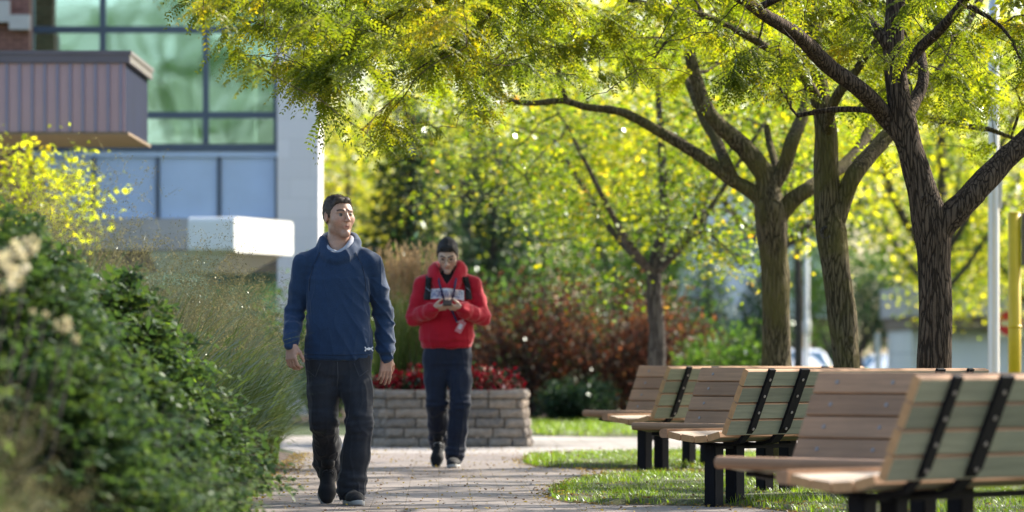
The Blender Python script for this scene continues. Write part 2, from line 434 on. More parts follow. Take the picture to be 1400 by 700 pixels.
leaf_yel = leafmat('yellow_leaf', [(0, (.18, .20, .04)), (.5, (.28, .27, .05)), (1, (.42, .33, .05))], .6, 2.2, (1, 1, .45), .06, .8, .5)
leaf_lime = leafmat('lime_leaf', [(0, (.20, .26, .02)), (.7, (.34, .36, .03)), (1, (.46, .32, .03))], .6, 2.6, (1, 1, .3), .05)
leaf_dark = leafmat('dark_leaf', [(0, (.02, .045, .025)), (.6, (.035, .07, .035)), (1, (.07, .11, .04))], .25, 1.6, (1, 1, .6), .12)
leaf_green = leafmat('bright_green_leaf', [(0, (.04, .09, .02)), (.6, (.08, .16, .03)), (1, (.16, .24, .05))], .45, 2.2, (1, 1, .5), .14)

def crown_targets(n, c, r, zmin, zmax=99, gap=.35, seed=0, shell=.35):
    out = []; c = np.array(c); r = np.array(r); off = Vector((seed * 13.1, 4, 2))
    while len(out) < n:
        v = nrm(RNG.normal(0, 1, 3)); q = c + v * r * RNG.uniform(shell, 1) ** .6
        if q[2] < zmin + .25 * RNG.uniform(-1, 1) or q[2] > zmax: continue
        if mnoise.noise(Vector(q) * .55 + off) < -gap * .5 + RNG.uniform(-.15, .15): continue
        out.append(q)
    return out

def locust(name, label, trunk, limbs, bark, leaf, c, r, zmin, n1, n2, nf, nf_hi, fl=.20, pairs=11, ll=.030, lw=.0125, zcut=3.3, seed=0, extra=None, zlow=None, yback=None):
    t = Tree(); t.limb(trunk, 26, .16, 16, first=True)
    for l in limbs: t.limb(l, 14, .12, 7)
    t.grow([q for q in crown_targets(n1, c, r, zmin, seed=seed) if zlow is None or q[2] > zlow(q[0]) + .05], .035, .008, 6, .12, 6)
    T2_ = crown_targets(n2, c, r, zmin, zcut + .5, seed=seed, shell=.15)
    if zlow is not None: T2_ = [q for q in T2_ if q[2] > zlow(q[0]) - .02]
    if extra: T2_ += extra
    t.grow(T2_, .010, .0028, 4, .05, 5)
    N = np.array(t.nodes); rr = np.array(t.rad); ok = np.where(rr < .012)[0]
    low = ok[N[ok, 2] < zcut]; hi = ok[N[ok, 2] >= zcut]
    parts = []
    for idx, n, pr, a, b, L in ((low, nf, pairs, ll, lw, fl), (hi, nf_hi, 4, ll * 2.4, lw * 2.6, fl * 1.3)):
        m_ = n // 6; i = RNG.choice(idx, m_)
        if zlow is not None: i = i[N[i, 2] > zlow(N[i, 0]) + RNG.normal(0, .06, m_)]
        if yback is not None: i = i[(N[i, 1] > yback) | (N[i, 0] < .7) | (RNG.uniform(0, 1, len(i)) < .25)]
        i0 = i; axis = nrm(N[np.minimum(i0 + 1, len(N) - 1)] - N[i0] + RNG.normal(0, .02, (len(i0), 3))); axis[:, 2] *= .4; axis = nrm(axis)
        i = np.repeat(np.arange(len(i0)), 6); n = len(i); k6 = np.tile(np.arange(6), len(i0))
        sdv = nrm(np.cross(axis, np.array([0, 0, 1.0])))
        fan = ((k6 % 2) * 2 - 1) * (.35 + .25 * (k6 // 2))
        P = N[i0][i] + axis[i] * (.05 * (k6 // 2) - .02)[:, None] + RNG.normal(0, .012, (n, 3))
        D = nrm(axis[i] * .75 + sdv[i] * fan[:, None] * 1.5 + RNG.normal(0, .22, (n, 3)) + np.array([0, 0, -.22]))
        parts.append(fronds(P, D, L * RNG.uniform(.6, 1.2, n), pr, a, b))
    root = empty(name, (trunk[0][0], trunk[0][1], 0)); tag(root, label, 'tree', 'honey locust trees behind the benches')
    inv = Matrix.Translation(-root.location)
    def par(o): o.parent = root; o.matrix_parent_inverse = inv; return o
    par(t.mb.build('trunk', bark, smooth=True)); par(t.br.build('branches', bark, smooth=True))
    V, Q = catmesh(parts); par(npmesh('crown', V, Q, leaf))
    return root

# nearest tree (in focus)
D1 = 27.0
tr1 = [(2.70, D1, 0, .155), (2.69, D1, .12, .125)] + pxl(D1, [(1279, 560, 48), (1278, 500, 46), (1279, 420, 46), (1277, 360, 46), (1275, 320, 50), (1268, 290, 46), (1255, 240, 38), (1240, 190, 37), (1228, 130, 32), (1222, 70, 29), (1224, 10, 27), (1226, -80, 24), (1222, -250, 18), (1230, -500, 12)])
l1 = [pxl(D1, [(1268, 330, 42), (1290, 308, 38), (1330, 265, 35), (1370, 222, 32, .1), (1410, 185, 29, .2), (1480, 110, 26, .5), (1570, -20, 20, 1), (1650, -200, 12, 1.5)]),
      pxl(D1, [(1246, 225, 14), (1232, 188, 24), (1208, 156, 26), (1178, 124, 24, -.2), (1130, 88, 22, -.3), (1090, 48, 20, -.6), (1045, 20, 17, -.9), (1000, -10, 15, -1.2), (900, -60, 12, -1.7), (760, -90, 9, -2.2), (600, -70, 6, -2.6)]),
      pxl(D1, [(1224, 78, 18), (1205, 48, 17), (1180, 18, 16, .3), (1150, -30, 14, .6), (1090, -140, 10, 1.2)]),
      pxl(D1, [(1228, 100, 14), (1262, 62, 15), (1290, 35, 14, -.2), (1330, -15, 12, -.5), (1400, -120, 9, -1)]),
      pxl(D1, [(1236, 165, 18), (1250, 140, 18, .2), (1262, 108, 16, .3), (1258, 60, 10, .5)]),
      pxl(D1, [(1236, 172, 9), (1190, 152, 8, .3), (1140, 150, 8, .5), (1090, 158, 6, .6)]),
      pxl(D1, [(600, -70, 6, -2.6), (500, -20, 4, -2.6), (430, 40, 2.5, -2.4)]),
      pxl(D1, [(760, -90, 8, -2.2), (690, -20, 5, -2.3), (665, 25, 4, -2.3), (625, 60, 3, -2.3), (570, 95, 2.4, -2.3)]),
      pxl(D1, [(640, -40, 5, -2.4), (590, 5, 4, -2.3), (545, 15, 3.6, -2.3), (500, 50, 3, -2.2), (470, 75, 2.6, -2.2), (430, 105, 2, -2.2)])]
ex = []
for _ in range(66):   # long sprays that hang over the path towards the glass building
    x = random.uniform(250, 640); y = random.uniform(-60, 20 + (x - 250) * .75 if x < 480 else 215)
    d = random.choice((random.uniform(24.6, 26.2), random.uniform(20.5, 23), random.uniform(27, 31))); X, Z = px(x, y, d); ex.append(np.array((X, d, Z)))
T_1 = locust('honey_locust_tree', 'nearest honey locust with a thick forked brown trunk behind the right-hand bench', tr1, l1, m_bark1, leaf_locust,
       (1.9, 27, 4.3), (4.1, 4.4, 2.9), 2.1, 70, 330, 5400, 1500, ll=.034, lw=.0155, seed=1, extra=ex, zlow=lambda X: np.interp(X, [-2.0, -1.2, -.5, 1.5, 2.4, 4], [1.95, 2.1, 2.42, 2.6, 2.55, 2.3]), yback=26.95)
D3 = 31.0
tr3 = [(2.5, D3, 0, .16), (2.47, D3, .15, .12)] + pxl(D3, [(1160, 560, 42), (1157, 500, 39), (1152, 440, 38), (1144, 380, 39), (1138, 330, 42), (1132, 280, 36), (1130, 230, 34), (1129, 180, 31), (1120, 130, 27), (1112, 60, 24), (1110, -40, 20), (1120, -250, 13)])
l3 = [pxl(D3, [(1136, 320, 30), (1152, 275, 26), (1170, 235, 24), (1203, 197, 22, .3), (1245, 150, 18, .6), (1290, 90, 14, 1), (1350, -20, 10, 1.5)]),
      pxl(D3, [(1130, 190, 14), (1140, 140, 14, -.3), (1175, 90, 12, -.5), (1230, 10, 9, -.8)]),
      pxl(D3, [(1122, 140, 15), (1090, 95, 13, -.3), (1040, 60, 11, -.6), (960, 20, 8, -1), (860, 0, 6, -1.5)])]
T_3 = locust('honey_locust_tree', 'middle honey locust with a straight mossy trunk and a pale knot', tr3, l3, m_bark2, leaf_locust2,
       (2.4, 31.4, 4.4), (4.0, 3.6, 2.8), 2.2, 60, 170, 2300, 1100, pairs=8, ll=.040, lw=.018, zcut=3.6, seed=2, zlow=lambda X: np.interp(X, [-1, 1, 2.4, 3.5], [2.9, 2.75, 2.5, 2.2]))
D2 = 35.0
tr2 = [(2.22, D2, 0, .17), (2.18, D2, .15, .13)] + pxl(D2, [(1063, 560, 44), (1062, 500, 40), (1061, 440, 39), (1060, 380, 39), (1057, 330, 40), (1054, 290, 44), (1050, 265, 36), (1046, 240, 30), (1020, 205, 27), (985, 172, 22), (965, 145, 20), (945, 80, 17), (930, -40, 12), (920, -200, 8)])
l2 = [pxl(D2, [(1052, 300, 26), (1035, 268, 22), (1000, 245, 19), (955, 212, 17), (905, 182, 15), (852, 154, 12), (800, 146, 10), (770, 138, 9), (720, 141, 8), (680, 132, 7), (645, 112, 5), (600, 70, 4)]),
      pxl(D2, [(1056, 305, 26), (1080, 278, 24), (1105, 258, 22), (1125, 245, 20, .3), (1165, 215, 17, .6), (1200, 160, 13, 1)]),
      pxl(D2, [(1050, 262, 22), (1070, 232, 22), (1084, 190, 20), (1098, 155, 17, .3), (1110, 90, 13, .6), (1130, -20, 9, 1)]),
      pxl(D2, [(1006, 248, 14), (992, 222, 16), (978, 190, 15, .3), (960, 158, 13, .5), (940, 110, 10, .8)]),
      pxl(D2, [(776, 140, 7), (768, 118, 6.5), (764, 95, 6), (775, 70, 5), (790, 30, 4)]),
      pxl(D2, [(1064, 240, 13), (1052, 195, 10, .4), (1048, 172, 8, .5)])]
locust('honey_locust_tree', 'farthest honey locust with a low fork and one long sweeping limb', tr2, l2, m_bark2, leaf_locust2,
       (1.3, 35.5, 4.9), (4.6, 4.0, 3.0), 2.55, 60, 170, 2300, 1100, pairs=8, ll=.046, lw=.020, zcut=4.0, seed=3, zlow=lambda X: np.interp(X, [-2, -.5, 1, 3], [2.7, 3.0, 3.1, 2.9]))

def knot(root, x, y, d, r, bark):
    X, Z = px(x, y, d); k = MB(); k.tube([(X + r * math.cos(t), d + .012 * math.sin(2 * t), Z + r * 1.15 * math.sin(t)) for t in np.linspace(0, 2 * math.pi, 15)], r * .45, 7, cap=False)
    k.tube([(X, d + .01, Z), (X, d + .03, Z)], r * .8, 10); o = k.build('knot', bark, smooth=True); o.parent = root; o.matrix_parent_inverse = Matrix.Translation(-root.location)
knot(T_1, 1265, 275, D1 - .095, .024, m_bark1); knot(T_3, 1130, 318, D3 - .09, .034, m_bark3)

def broad_tree(name, label, base, h0, c, r, zmin, nleaf, size, leaf, bark, n1=60, tr=.11, seed=0, group='trees beyond the path', zmax=99, aspect=.75, gap=.35, kind='tree', n2=120, cl=.28):
    t = Tree(); bx, by = base; bz = gz(by)
    t.limb([(bx, by, bz - .05, tr * 1.35), (bx, by, bz + .25, tr), (bx + .03, by, h0 * .6, tr * .9), (bx, by, h0, tr * .8), (bx + .1, by, (h0 + c[2]) / 2, tr * .55), (bx, by, c[2] + r[2] * .6, tr * .2)], 12, .12, 6, first=True)
    for k in range(4):
        a = k * 1.57 + seed; L = min(r[0], r[1]) * .55
        t.limb([(bx, by, h0, tr * .45), (bx + math.cos(a) * L * .4, by + math.sin(a) * L * .4, h0 + .5 * r[2] * .5, tr * .35), (bx + math.cos(a) * L, by + math.sin(a) * L, h0 + r[2] * .8, tr * .18)], 7, .1, 4)
    t.nodes = [n for n in t.nodes if n[2] > h0 * .8] or t.nodes; t.rad = t.rad[-len(t.nodes):]
    t.grow(crown_targets(n1, c, r, zmin, zmax, seed=seed, gap=gap), .03, .008, 5, .08, 5)
    t.grow(crown_targets(n2, c, r, zmin, zmax, seed=seed, shell=.1, gap=gap), .01, .004, 3, .03, 4)
    N = np.array(t.nodes); rr = np.array(t.rad); ok = np.where(rr < .013)[0]
    nleaf = int(nleaf * 1.6); size = size * .8
    i = RNG.choice(ok, nleaf); P = N[i] + RNG.normal(0, cl, (nleaf, 3)) * np.array([1, 1, .7])
    A = nrm(RNG.normal(0, 1, (nleaf, 3)) * np.array([1, 1, .5]) + np.array([0, 0, -.35]))
    sz = size * RNG.uniform(.45, 1.25, nleaf)
    V, Q = leaf_quads(P, A, sz, sz * aspect, fold=.06)
    root = empty(name, (bx, by, bz)); tag(root, label, kind, group)
    inv = Matrix.Translation(-root.location)
    for o in (t.mb.build('trunk', bark, smooth=True), t.br.build('branches', bark, smooth=True), npmesh('crown', V, Q, leaf)):
        o.parent = root; o.matrix_parent_inverse = inv
    return root

broad_tree('shade_tree', 'young broadleaf tree with a slim grey trunk and orange-flecked leaves between shrub and benches', (1.50, 45), 1.75, (1.35, 45, 3.2), (2.9, 2.6, 1.9), 1.55, 9500, .085, leaf_maple, m_bark3, 70, .10, 4, cl=.2)
B = [ # name,label, base(x,y), c, r, zmin, nleaf, size, leaf, seed
 ('shade_tree', 'tall yellow-green tree behind the evergreen in the middle of the picture', (-.9, 84), (-.9, 84, 6.4), (4.4, 3.2, 2.8), 4.4, 8000, .13, leaf_bg, 5),
 ('shade_tree', 'yellow-green tree spreading over the copper shrub', (3.72, 60), (2.6, 60, 4.5), (3.4, 3.0, 2.5), 2.6, 9500, .12, leaf_bg, 6),
 ('shade_tree', 'bright tree seen through the fork of the farthest locust', (6.75, 68), (5.8, 68, 5.2), (3.6, 3.2, 3.0), 2.6, 8500, .13, leaf_bg, 7),
 ('shade_tree', 'dense green tree behind the mossy trunk', (8.4, 84), (7.8, 84, 5.6), (3.6, 3.5, 3.6), 2.3, 8000, .15, leaf_green, 8),
 ('shade_tree', 'loose pale yellow tree behind the silver pole', (11.0, 88), (10.4, 88, 4.6), (3.6, 3.5, 3.6), 1.6, 8500, .15, leaf_bg, 9),
 ('shade_tree', 'golden tree right of the white stone column', (-3.6, 92), (-3.8, 92, 4.4), (2.8, 3.0, 2.9), 1.6, 7000, .15, leaf_yel, 10),
 ('shade_tree', 'large far tree closing the view above the evergreen', (-1.5, 100), (-1.0, 100, 7.0), (5, 4, 4), 3.0, 8000, .2, leaf_bg, 11),
 ('shade_tree', 'large far tree rising above the office block', (7.5, 112), (8.0, 112, 8.2), (6.5, 4, 3.7), 4.2, 9000, .2, leaf_bg, 12),
 ('shade_tree', 'green tree hidden behind the slim grey trunk and copper shrub', (2.5, 82), (2.3, 82, 4.0), (3.0, 2.4, 3.0), 1.2, 6500, .14, leaf_green, 14),
 ('shade_tree', 'gold-tinged tree hanging over the white garage', (14.6, 104), (14.0, 104, 5.0), (3.8, 3.0, 3.6), 2.0, 6500, .16, leaf_yel, 13),
]
for nm, lb, b_, c, r, zm, nl, sz, lf, sd_ in B:
    broad_tree(nm, lb, b_, max(1.6, zm * .9), c, r, zm, nl, sz, lf, m_bark3, 60, .14, sd_, cl=.38)
for k, (xx, yy, lf) in enumerate([(-9, 150, leaf_green), (-4, 158, leaf_bg), (1, 150, leaf_green), (5, 165, leaf_dark), (-14, 160, leaf_green), (24, 172, leaf_green), (17, 166, leaf_bg)]):
    broad_tree('far_tree', ['second far tree from the left on the skyline', 'far tree behind the red-topped boy', 'far tree behind the copper shrub on the skyline', 'dark far tree left of the office block', 'leftmost far tree on the skyline', 'rightmost far tree behind the garage', 'far tree just behind the office block'][k], (xx, yy), 1.5, (xx, yy, 5.2), (3.6, 3, 5.2), .4, 6500, .34, lf, m_bark3, 50, .2, 61 + k, cl=.5, group='far trees on the skyline')
# small dark trees by the car park
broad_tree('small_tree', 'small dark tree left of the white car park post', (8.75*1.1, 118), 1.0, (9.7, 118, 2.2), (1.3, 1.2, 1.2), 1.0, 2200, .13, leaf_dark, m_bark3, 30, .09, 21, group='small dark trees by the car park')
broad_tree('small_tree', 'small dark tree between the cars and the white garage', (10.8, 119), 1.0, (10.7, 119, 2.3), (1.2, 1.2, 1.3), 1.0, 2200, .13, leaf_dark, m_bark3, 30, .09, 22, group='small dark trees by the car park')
# yellow leaved tree under the metal canopy (far left)
broad_tree('yellow_maple', 'small yellow maple with glowing leaves under the purple canopy', (-5.5, 44), 1.2, (-5.2, 44, 2.45), (1.1, 1.0, .75), 1.7, 1500, .10, leaf_lime, m_bark3, 30, .06, 23, cl=.14, group='trees by the buildings')
# the trees beside and behind the camera: their shade falls on the path, and the glass front mirrors them
for k, (x, y, s) in enumerate([(9.0, 22.5, 1.0), (10.5, 30, 1.05), (13.5, 47, 1.0), (7.6, 13, .95)]):
    broad_tree('park_tree', ['broad tree shading the lawn right of the nearest bench', 'broad tree shading the lawn right of the silver pole', 'broad tree shading the paved crossing', 'broad tree beside the camera'][k], (x, y), 2.6, (x, y, 5.5 * s), (2.7, 2.9, 2.2), 3.2, 2200, .14, leaf_bg, m_bark1, 40, .15, 31 + k, cl=.3, group='trees right of the lawn')
for k, (x, y) in enumerate([(-14, -50), (-7.5, -48), (-21, -52)]):
    broad_tree('tall_tree', ['tall green tree mirrored in the glass', 'tall green tree mirrored beside the white column', 'tall green tree mirrored at the glass edge'][k], (x, y), 4, (x, y, 12), (4.2, 4, 7), 4, 5000, .38, leaf_green, m_bark3, 60, .3, 41 + k, cl=.7, group='tall trees behind the camera')

broad_tree('small_tree', 'low dense green tree filling the gap right of the mossy trunk', (11.0, 147), .9, (11.0, 147, 3.6), (2.3, 2, 3.2), .6, 4200, .22, leaf_green, m_bark3, 40, .12, 24, group='small dark trees by the car park')
# conifers
def conifer(name, label, x, y, h, r, n, size, leaf, group='conifers beyond the shrubs'):
    root = empty(name, (x, y, gz(y))); tag(root, label, 'conifer', group)
    b = MB(); b.tube([(0, 0, 0), (0, 0, h * .5), (.03, 0, h)], [r * .09, r * .06, .01], 8); b.build('trunk', m_bark3, root, True)
    lay = MB(); P = []; A = []
    nb = 110
    for i in range(nb):
        z = h * (.08 + .9 * (i / nb)); L = r * (1 - z / h) ** .8 * random.uniform(.75, 1.1) + .1; a = i * 2.4 + random.uniform(-.3, .3)
        d = np.array([math.cos(a), math.sin(a), 0])
        pts = [np.array([0, 0, z]) + d * L * t + np.array([0, 0, -.25 * L * t + .15 * L * t * t]) for t in (0, .35, .7, 1)]
        lay.tube(pts, [.02, .015, .01, .004], 4, cap=False)
        m_ = max(8, int(n / nb * (L / r) * 2)); t = RNG.uniform(.15, 1.05, m_)
        q = np.array([0, 0, z]) + d * L * t[:, None] + np.array([0, 0, -1.0]) * (.25 * L * t - .15 * L * t * t)[:, None] + RNG.normal(0, .09, (m_, 3)) * np.array([1, 1, .6])
        P.append(q); A.append(nrm(d * .7 + RNG.normal(0, .6, (m_, 3)) + np.array([0, 0, -.3])))
    lay.build('branches', m_bark3, root, True)
    P = np.concatenate(P); A = np.concatenate(A); s = size * RNG.uniform(.6, 1.2, len(P))
    V, Q = leaf_quads(P, A, s, s * .35); npmesh('crown', V, Q, leaf, root)
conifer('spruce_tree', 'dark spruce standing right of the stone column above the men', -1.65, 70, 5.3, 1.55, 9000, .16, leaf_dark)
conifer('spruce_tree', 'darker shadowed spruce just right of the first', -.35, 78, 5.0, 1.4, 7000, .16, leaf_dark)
leaf_blue = leafmat('blue_green_needle', [(0, (.05, .09, .07)), (1, (.11, .17, .12))], .2, 1.3, (1, 1, .8), .1)
conifer('spruce_tree', 'pale blue-green spruce left of the office block', 4.6, 100, 3.4, 1.3, 5000, .15, leaf_blue)
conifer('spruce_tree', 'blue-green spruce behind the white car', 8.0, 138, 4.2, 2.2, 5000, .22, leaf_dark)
# ================================================================ BUILDINGS
m_stone = None
def coursedmat(name, c, bw, rh, mortar=.7, msize=.008, var=.06):
    m, nt, b = newmat(name)
    tc = nt.nodes.new('ShaderNodeTexCoord'); sp = nt.nodes.new('ShaderNodeSeparateXYZ'); cb = nt.nodes.new('ShaderNodeCombineXYZ'); ad = nt.nodes.new('ShaderNodeMath')
    nt.links.new(tc.outputs['Object'], sp.inputs[0]); nt.links.new(sp.outputs[0], ad.inputs[0]); nt.links.new(sp.outputs[1], ad.inputs[1])
    nt.links.new(ad.outputs[0], cb.inputs[0]); nt.links.new(sp.outputs[2], cb.inputs[1])
    br = nt.nodes.new('ShaderNodeTexBrick'); br.inputs['Scale'].default_value = 1; br.inputs['Brick Width'].default_value = bw; br.inputs['Row Height'].default_value = rh
    br.inputs['Mortar Size'].default_value = msize
    br.inputs['Color1'].default_value = (*[x * (1 + var) for x in c], 1); br.inputs['Color2'].default_value = (*[x * (1 - var) for x in c], 1); br.inputs['Mortar'].default_value = (*[x * mortar for x in c], 1)
    nt.links.new(cb.outputs[0], br.inputs['Vector']); nt.links.new(br.outputs[0], b.inputs['Base Color']); b.inputs['Roughness'].default_value = .8
    return m
m_stone = coursedmat('pale_stone_blocks', (.80, .77, .79), .62, .3, .88, .006, .04)
m_brick = coursedmat('dark_red_brick', (.16, .075, .06), .22, .075, 2.0, .008, .2)
m_panel = simple('blue_grey_metal_panel', (.54, .67, .88), .45, .06, 2)
m_mull = simple('dark_blue_mullion', (.07, .10, .15), .4, .1, 3)
m_concrete = simple('pale_concrete', (.52, .49, .47), .8, .08, 3)
m_white = simple('white_painted_metal', (.80, .80, .78), .4, .03, 2)
m_brownwall = simple('brown_wall', (.24, .18, .13), .8, .15, 2)
def glassmat(name, c, rough=.03, fac=.75):
    m = bpy.data.materials.new(name); m.use_nodes = True; nt = m.node_tree; nt.nodes.clear(); out = nt.nodes.new('ShaderNodeOutputMaterial')
    gl = nt.nodes.new('ShaderNodeBsdfGlossy'); gl.inputs[0].default_value = (.74, 1, .90, 1); gl.inputs['Roughness'].default_value = rough
    tr = nt.nodes.new('ShaderNodeBsdfTransparent'); tr.inputs[0].default_value = (*c, 1)
    fr = nt.nodes.new('ShaderNodeFresnel'); fr.inputs[0].default_value = 1.5
    ma = nt.nodes.new('ShaderNodeMath'); ma.inputs[1].default_value = fac; ma.use_clamp = True; ma.operation = 'ADD'
    nt.links.new(fr.outputs[0], ma.inputs[0])
    mx = nt.nodes.new('ShaderNodeMixShader'); nt.links.new(ma.outputs[0], mx.inputs[0]); nt.links.new(tr.outputs[0], mx.inputs[1]); nt.links.new(gl.outputs[0], mx.inputs[2])
    bn = nt.nodes.new('ShaderNodeBump'); bn.inputs['Strength'].default_value = .04; bn.inputs['Distance'].default_value = .3
    nt.links.new(tex(nt, 'noise', .5, detail=1), bn.inputs['Height']); nt.links.new(bn.outputs[0], gl.inputs['Normal'])
    nt.links.new(mx.outputs[0], out.inputs[0]); return m
m_glass = glassmat('green_tinted_glass', (.45, .72, .60))
DB = 65.0
def wx(x, d=DB): return (x - 700) / F * d
def wz(y, d=DB): return CH + (490 - y) / F * d

bld = empty('glass_building', (-7, DB, 0), 0, 'glass-fronted building with blue-grey spandrel panels left of the men', 'building')
def bpart(mb, name, mats, **k):
    o = mb.build(name, mats, **k); o.parent = bld; o.matrix_parent_inverse = Matrix.Translation(-bld.location); return o
Xl, Xr = -16.0, wx(380)
b = MB(); b.box((Xl, DB + .12, wz(298)), (Xr, DB + .35, wz(206)))
bpart(b, 'panel_wall', m_panel)
b = MB()
for x in (-60, 42, 128, 215, 299, 378): b.box((wx(x) - .03, DB + .07, wz(298)), (wx(x) + .03, DB + .119, wz(206)))
b.box((Xl, DB + .02, wz(206) + .002), (Xr, DB + .34, wz(197)))
b.box((Xl, DB + .05, wz(214) ), (Xr, DB + .117, wz(207)), 1)
bpart(b, 'panel_joint', [m_mull, m_panel])
b = MB()                                   # mullion grid
for x in (-90, 0, 42, 140, 281, 378): b.box((wx(x) - .045, DB + .02, wz(196)), (wx(x) + .045, DB + .16, 10.5))
for y in (157, 40, -70, -190): b.box((Xl, DB + .035, wz(y) - .05), (Xr, DB + .15, wz(y) + .05))
bpart(b, 'mullion', m_mull)
xs_ = [Xl, wx(-90), wx(0), wx(42), wx(140), wx(281), wx(378)]; zs_ = [wz(196), wz(157), wz(40), wz(-70), wz(-190), 10.5]
for i in range(len(xs_) - 1):
    for j in range(len(zs_) - 1):
        b = MB(); dy = random.uniform(-.004, .004)
        b.add([(xs_[i], DB + .10 + dy, zs_[j]), (xs_[i + 1], DB + .10 - dy, zs_[j]), (xs_[i + 1], DB + .10 - dy * .5, zs_[j + 1]), (xs_[i], DB + .10 + dy, zs_[j + 1])], [(0, 1, 2, 3)])
        bpart(b, 'window_pane', m_glass)
m_int = simple('interior_plaster', (.55, .62, .58), .8, .08, 1)
m_intd = simple('interior_dark', (.06, .09, .08), .8, .2, 1)
b = MB(); b.box((Xl, DB + 6, wz(206)), (Xr, DB + 6.2, 10.5), 1); b.box((Xl, DB + .4, wz(206)), (Xr, DB + 6, wz(206) + .15)); b.box((Xl, DB + .4, wz(40) + .02), (Xr, DB + 6, wz(40) + .4))
for x in (235, 320, 170): b.box((wx(x) - .2, DB + 2, wz(206) + .16), (wx(x) + .2, DB + 2.4, wz(40)))
bpart(b, 'interior', [m_int, m_intd])
b = MB()                                   # white rail shapes added behind the glass, standing in for a reflection
for k in (0, 1):
    z0 = wz(150 - k * -2) + k * -.0; dz = -.42 * k
    b.tube([(wx(190), DB + .9, z0 + .45 + dz), (wx(222), DB + .9, z0 + .42 + dz), (wx(233), DB + .9, z0 + .2 + dz), (wx(236), DB + .9, z0 + .02 + dz)], .045, 8)
bpart(b, 'reflected_rail', m_white, smooth=True)
b = MB(); b.box((Xr + .003, DB - .25, 0), (wx(437), DB + 1.1, 11)); bpart(b, 'stone_pier', m_stone)
b = MB(); b.box((Xl, DB - .05, wz(342)), (Xr, DB + .33, wz(299)));
for x in (85, 268): b.box((wx(x) - .07, DB - .12, wz(342)), (wx(x) + .07, DB - .052, wz(299)))
bpart(b, 'concrete_band', m_concrete)
b = MB(); b.box((Xl, DB + .1, wz(372)), (Xr, DB + .3, wz(342) - .004)); bpart(b, 'lintel', m_brownwall)
m_shop = glassmat('dark_shop_glass', (.3, .45, .38), .05, .12)
b = MB(); b.box((Xl, DB + .2, .35), (Xr, DB + .24, wz(372) - .004)); bpart(b, 'ground_floor_window', m_shop)
b = MB(); b.box((Xl, DB + .1, 0), (Xr, DB + .3, .346)); bpart(b, 'plinth', m_concrete)
b = MB(); b.box((Xl, DB + .0, 10.503), (Xr, DB + 8, 10.9)); b.box((Xl, DB + 7.8, 0), (Xr, DB + 8, 10.5)); bpart(b, 'roof', m_panel)
# white rounded entrance canopy with a tapering soffit (turned to the sun)
b = MB(); dF = 60.0
A = Vector((wx(322, dF), dF - .25, 0)); Bq = Vector((wx(401, dF + 2.0), dF + 2.0, 0)); u = (Bq - A).normalized(); nn_ = Vector((-u.y, u.x, 0))
zt, zb = wz(297, dF), wz(345, dF)
Ln = (Bq - A).length; cr_ = .07; prof = []
for cx_, cz_, a0 in ((Ln - cr_, zt - cr_, 0), (cr_, zt - cr_, 90), (cr_, zb + cr_, 180), (Ln - cr_, zb + cr_, 270)):
    for k in range(5):
        a = R(a0 + k * 22.5); prof.append((cx_ + cr_ * math.cos(a), cz_ + cr_ * math.sin(a)))
def fr_pt(s, z, t): p = A + u * s + nn_ * t; return (p.x, p.y, z)
n = len(prof)
b.add([fr_pt(s, z, 0) for s, z in prof] + [fr_pt(s, z, .7) for s, z in prof], [(i, n + i, n + (i + 1) % n, (i + 1) % n) for i in range(n)] + [tuple(range(n)), tuple(range(n, 2 * n))[::-1]])
b.add([fr_pt(.1, zb + .02, .1), fr_pt(Ln - .05, zb + .02, .1), fr_pt(Ln - .2, zb + .02, 1.35), fr_pt(.1, zb + .02, 1.35), fr_pt(.4, zb - .28, .5), fr_pt(Ln * .75, zb - .28, .5), fr_pt(Ln * .75, zb - .28, 1.3), fr_pt(.4, zb - .28, 1.3)],
      [(0, 1, 5, 4), (1, 2, 6, 5), (2, 3, 7, 6), (3, 0, 4, 7), (4, 5, 6, 7)])
o = b.build('entrance_canopy', m_white); o.parent = bld; o.matrix_parent_inverse = Matrix.Translation(-bld.location)

# purple metal canopy of the brick building at the left edge
bb = empty('brick_building', (-7, 52, 0), 0, 'dark brick building at the left edge with a projecting purple ribbed metal canopy', 'building')
def bpart2(mb, name, mats, **k):
    o = mb.build(name, mats, **k); o.parent = bb; o.matrix_parent_inverse = Matrix.Translation(-bb.location); return o
m_purple = simple('purple_ribbed_metal', (.47, .31, .33), .42, .06, 1.5, metal=.25)
m_fasc = simple('dark_fascia_metal', (.13, .11, .13), .4, .08, 2, metal=.3)
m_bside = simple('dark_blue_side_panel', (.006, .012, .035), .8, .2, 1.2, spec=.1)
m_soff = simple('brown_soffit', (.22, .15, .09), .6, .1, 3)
dC = 45.0; cx1 = wx(174, dC); zt, zm, zb = wz(71, dC), wz(86, dC), wz(180, dC)
b = MB(); x0 = -9.5
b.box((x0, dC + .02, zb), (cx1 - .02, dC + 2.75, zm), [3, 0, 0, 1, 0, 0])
x = cx1 - .02 - .035
k = 0
while x > x0:                               # standing ribs
    b.box((x - .028, dC - .012, zb + .004), (x, dC + .019, zm - .004), 4); x -= .1335
m_rib = simple('blue_violet_rib', (.24, .22, .30), .4, .06, 2, metal=.3)
bpart2(b, 'metal_canopy', [m_purple, m_bside, m_fasc, m_soff, m_rib])
b = MB(); b.box((x0, dC - .03, zm + .002), (cx1 + .03, dC + 2.8, zt)); b.box((x0, dC - .045, zt - .03), (cx1 + .045, dC + 2.82, zt + .012)); bpart2(b, 'fascia', m_fasc)
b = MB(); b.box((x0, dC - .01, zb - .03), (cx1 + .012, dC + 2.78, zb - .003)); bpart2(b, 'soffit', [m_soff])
b = MB(); b.box((-8.4, 63.2, 0), (wx(38, 63), 63.6, 9)); bpart2(b, 'brick_wall', m_brick)
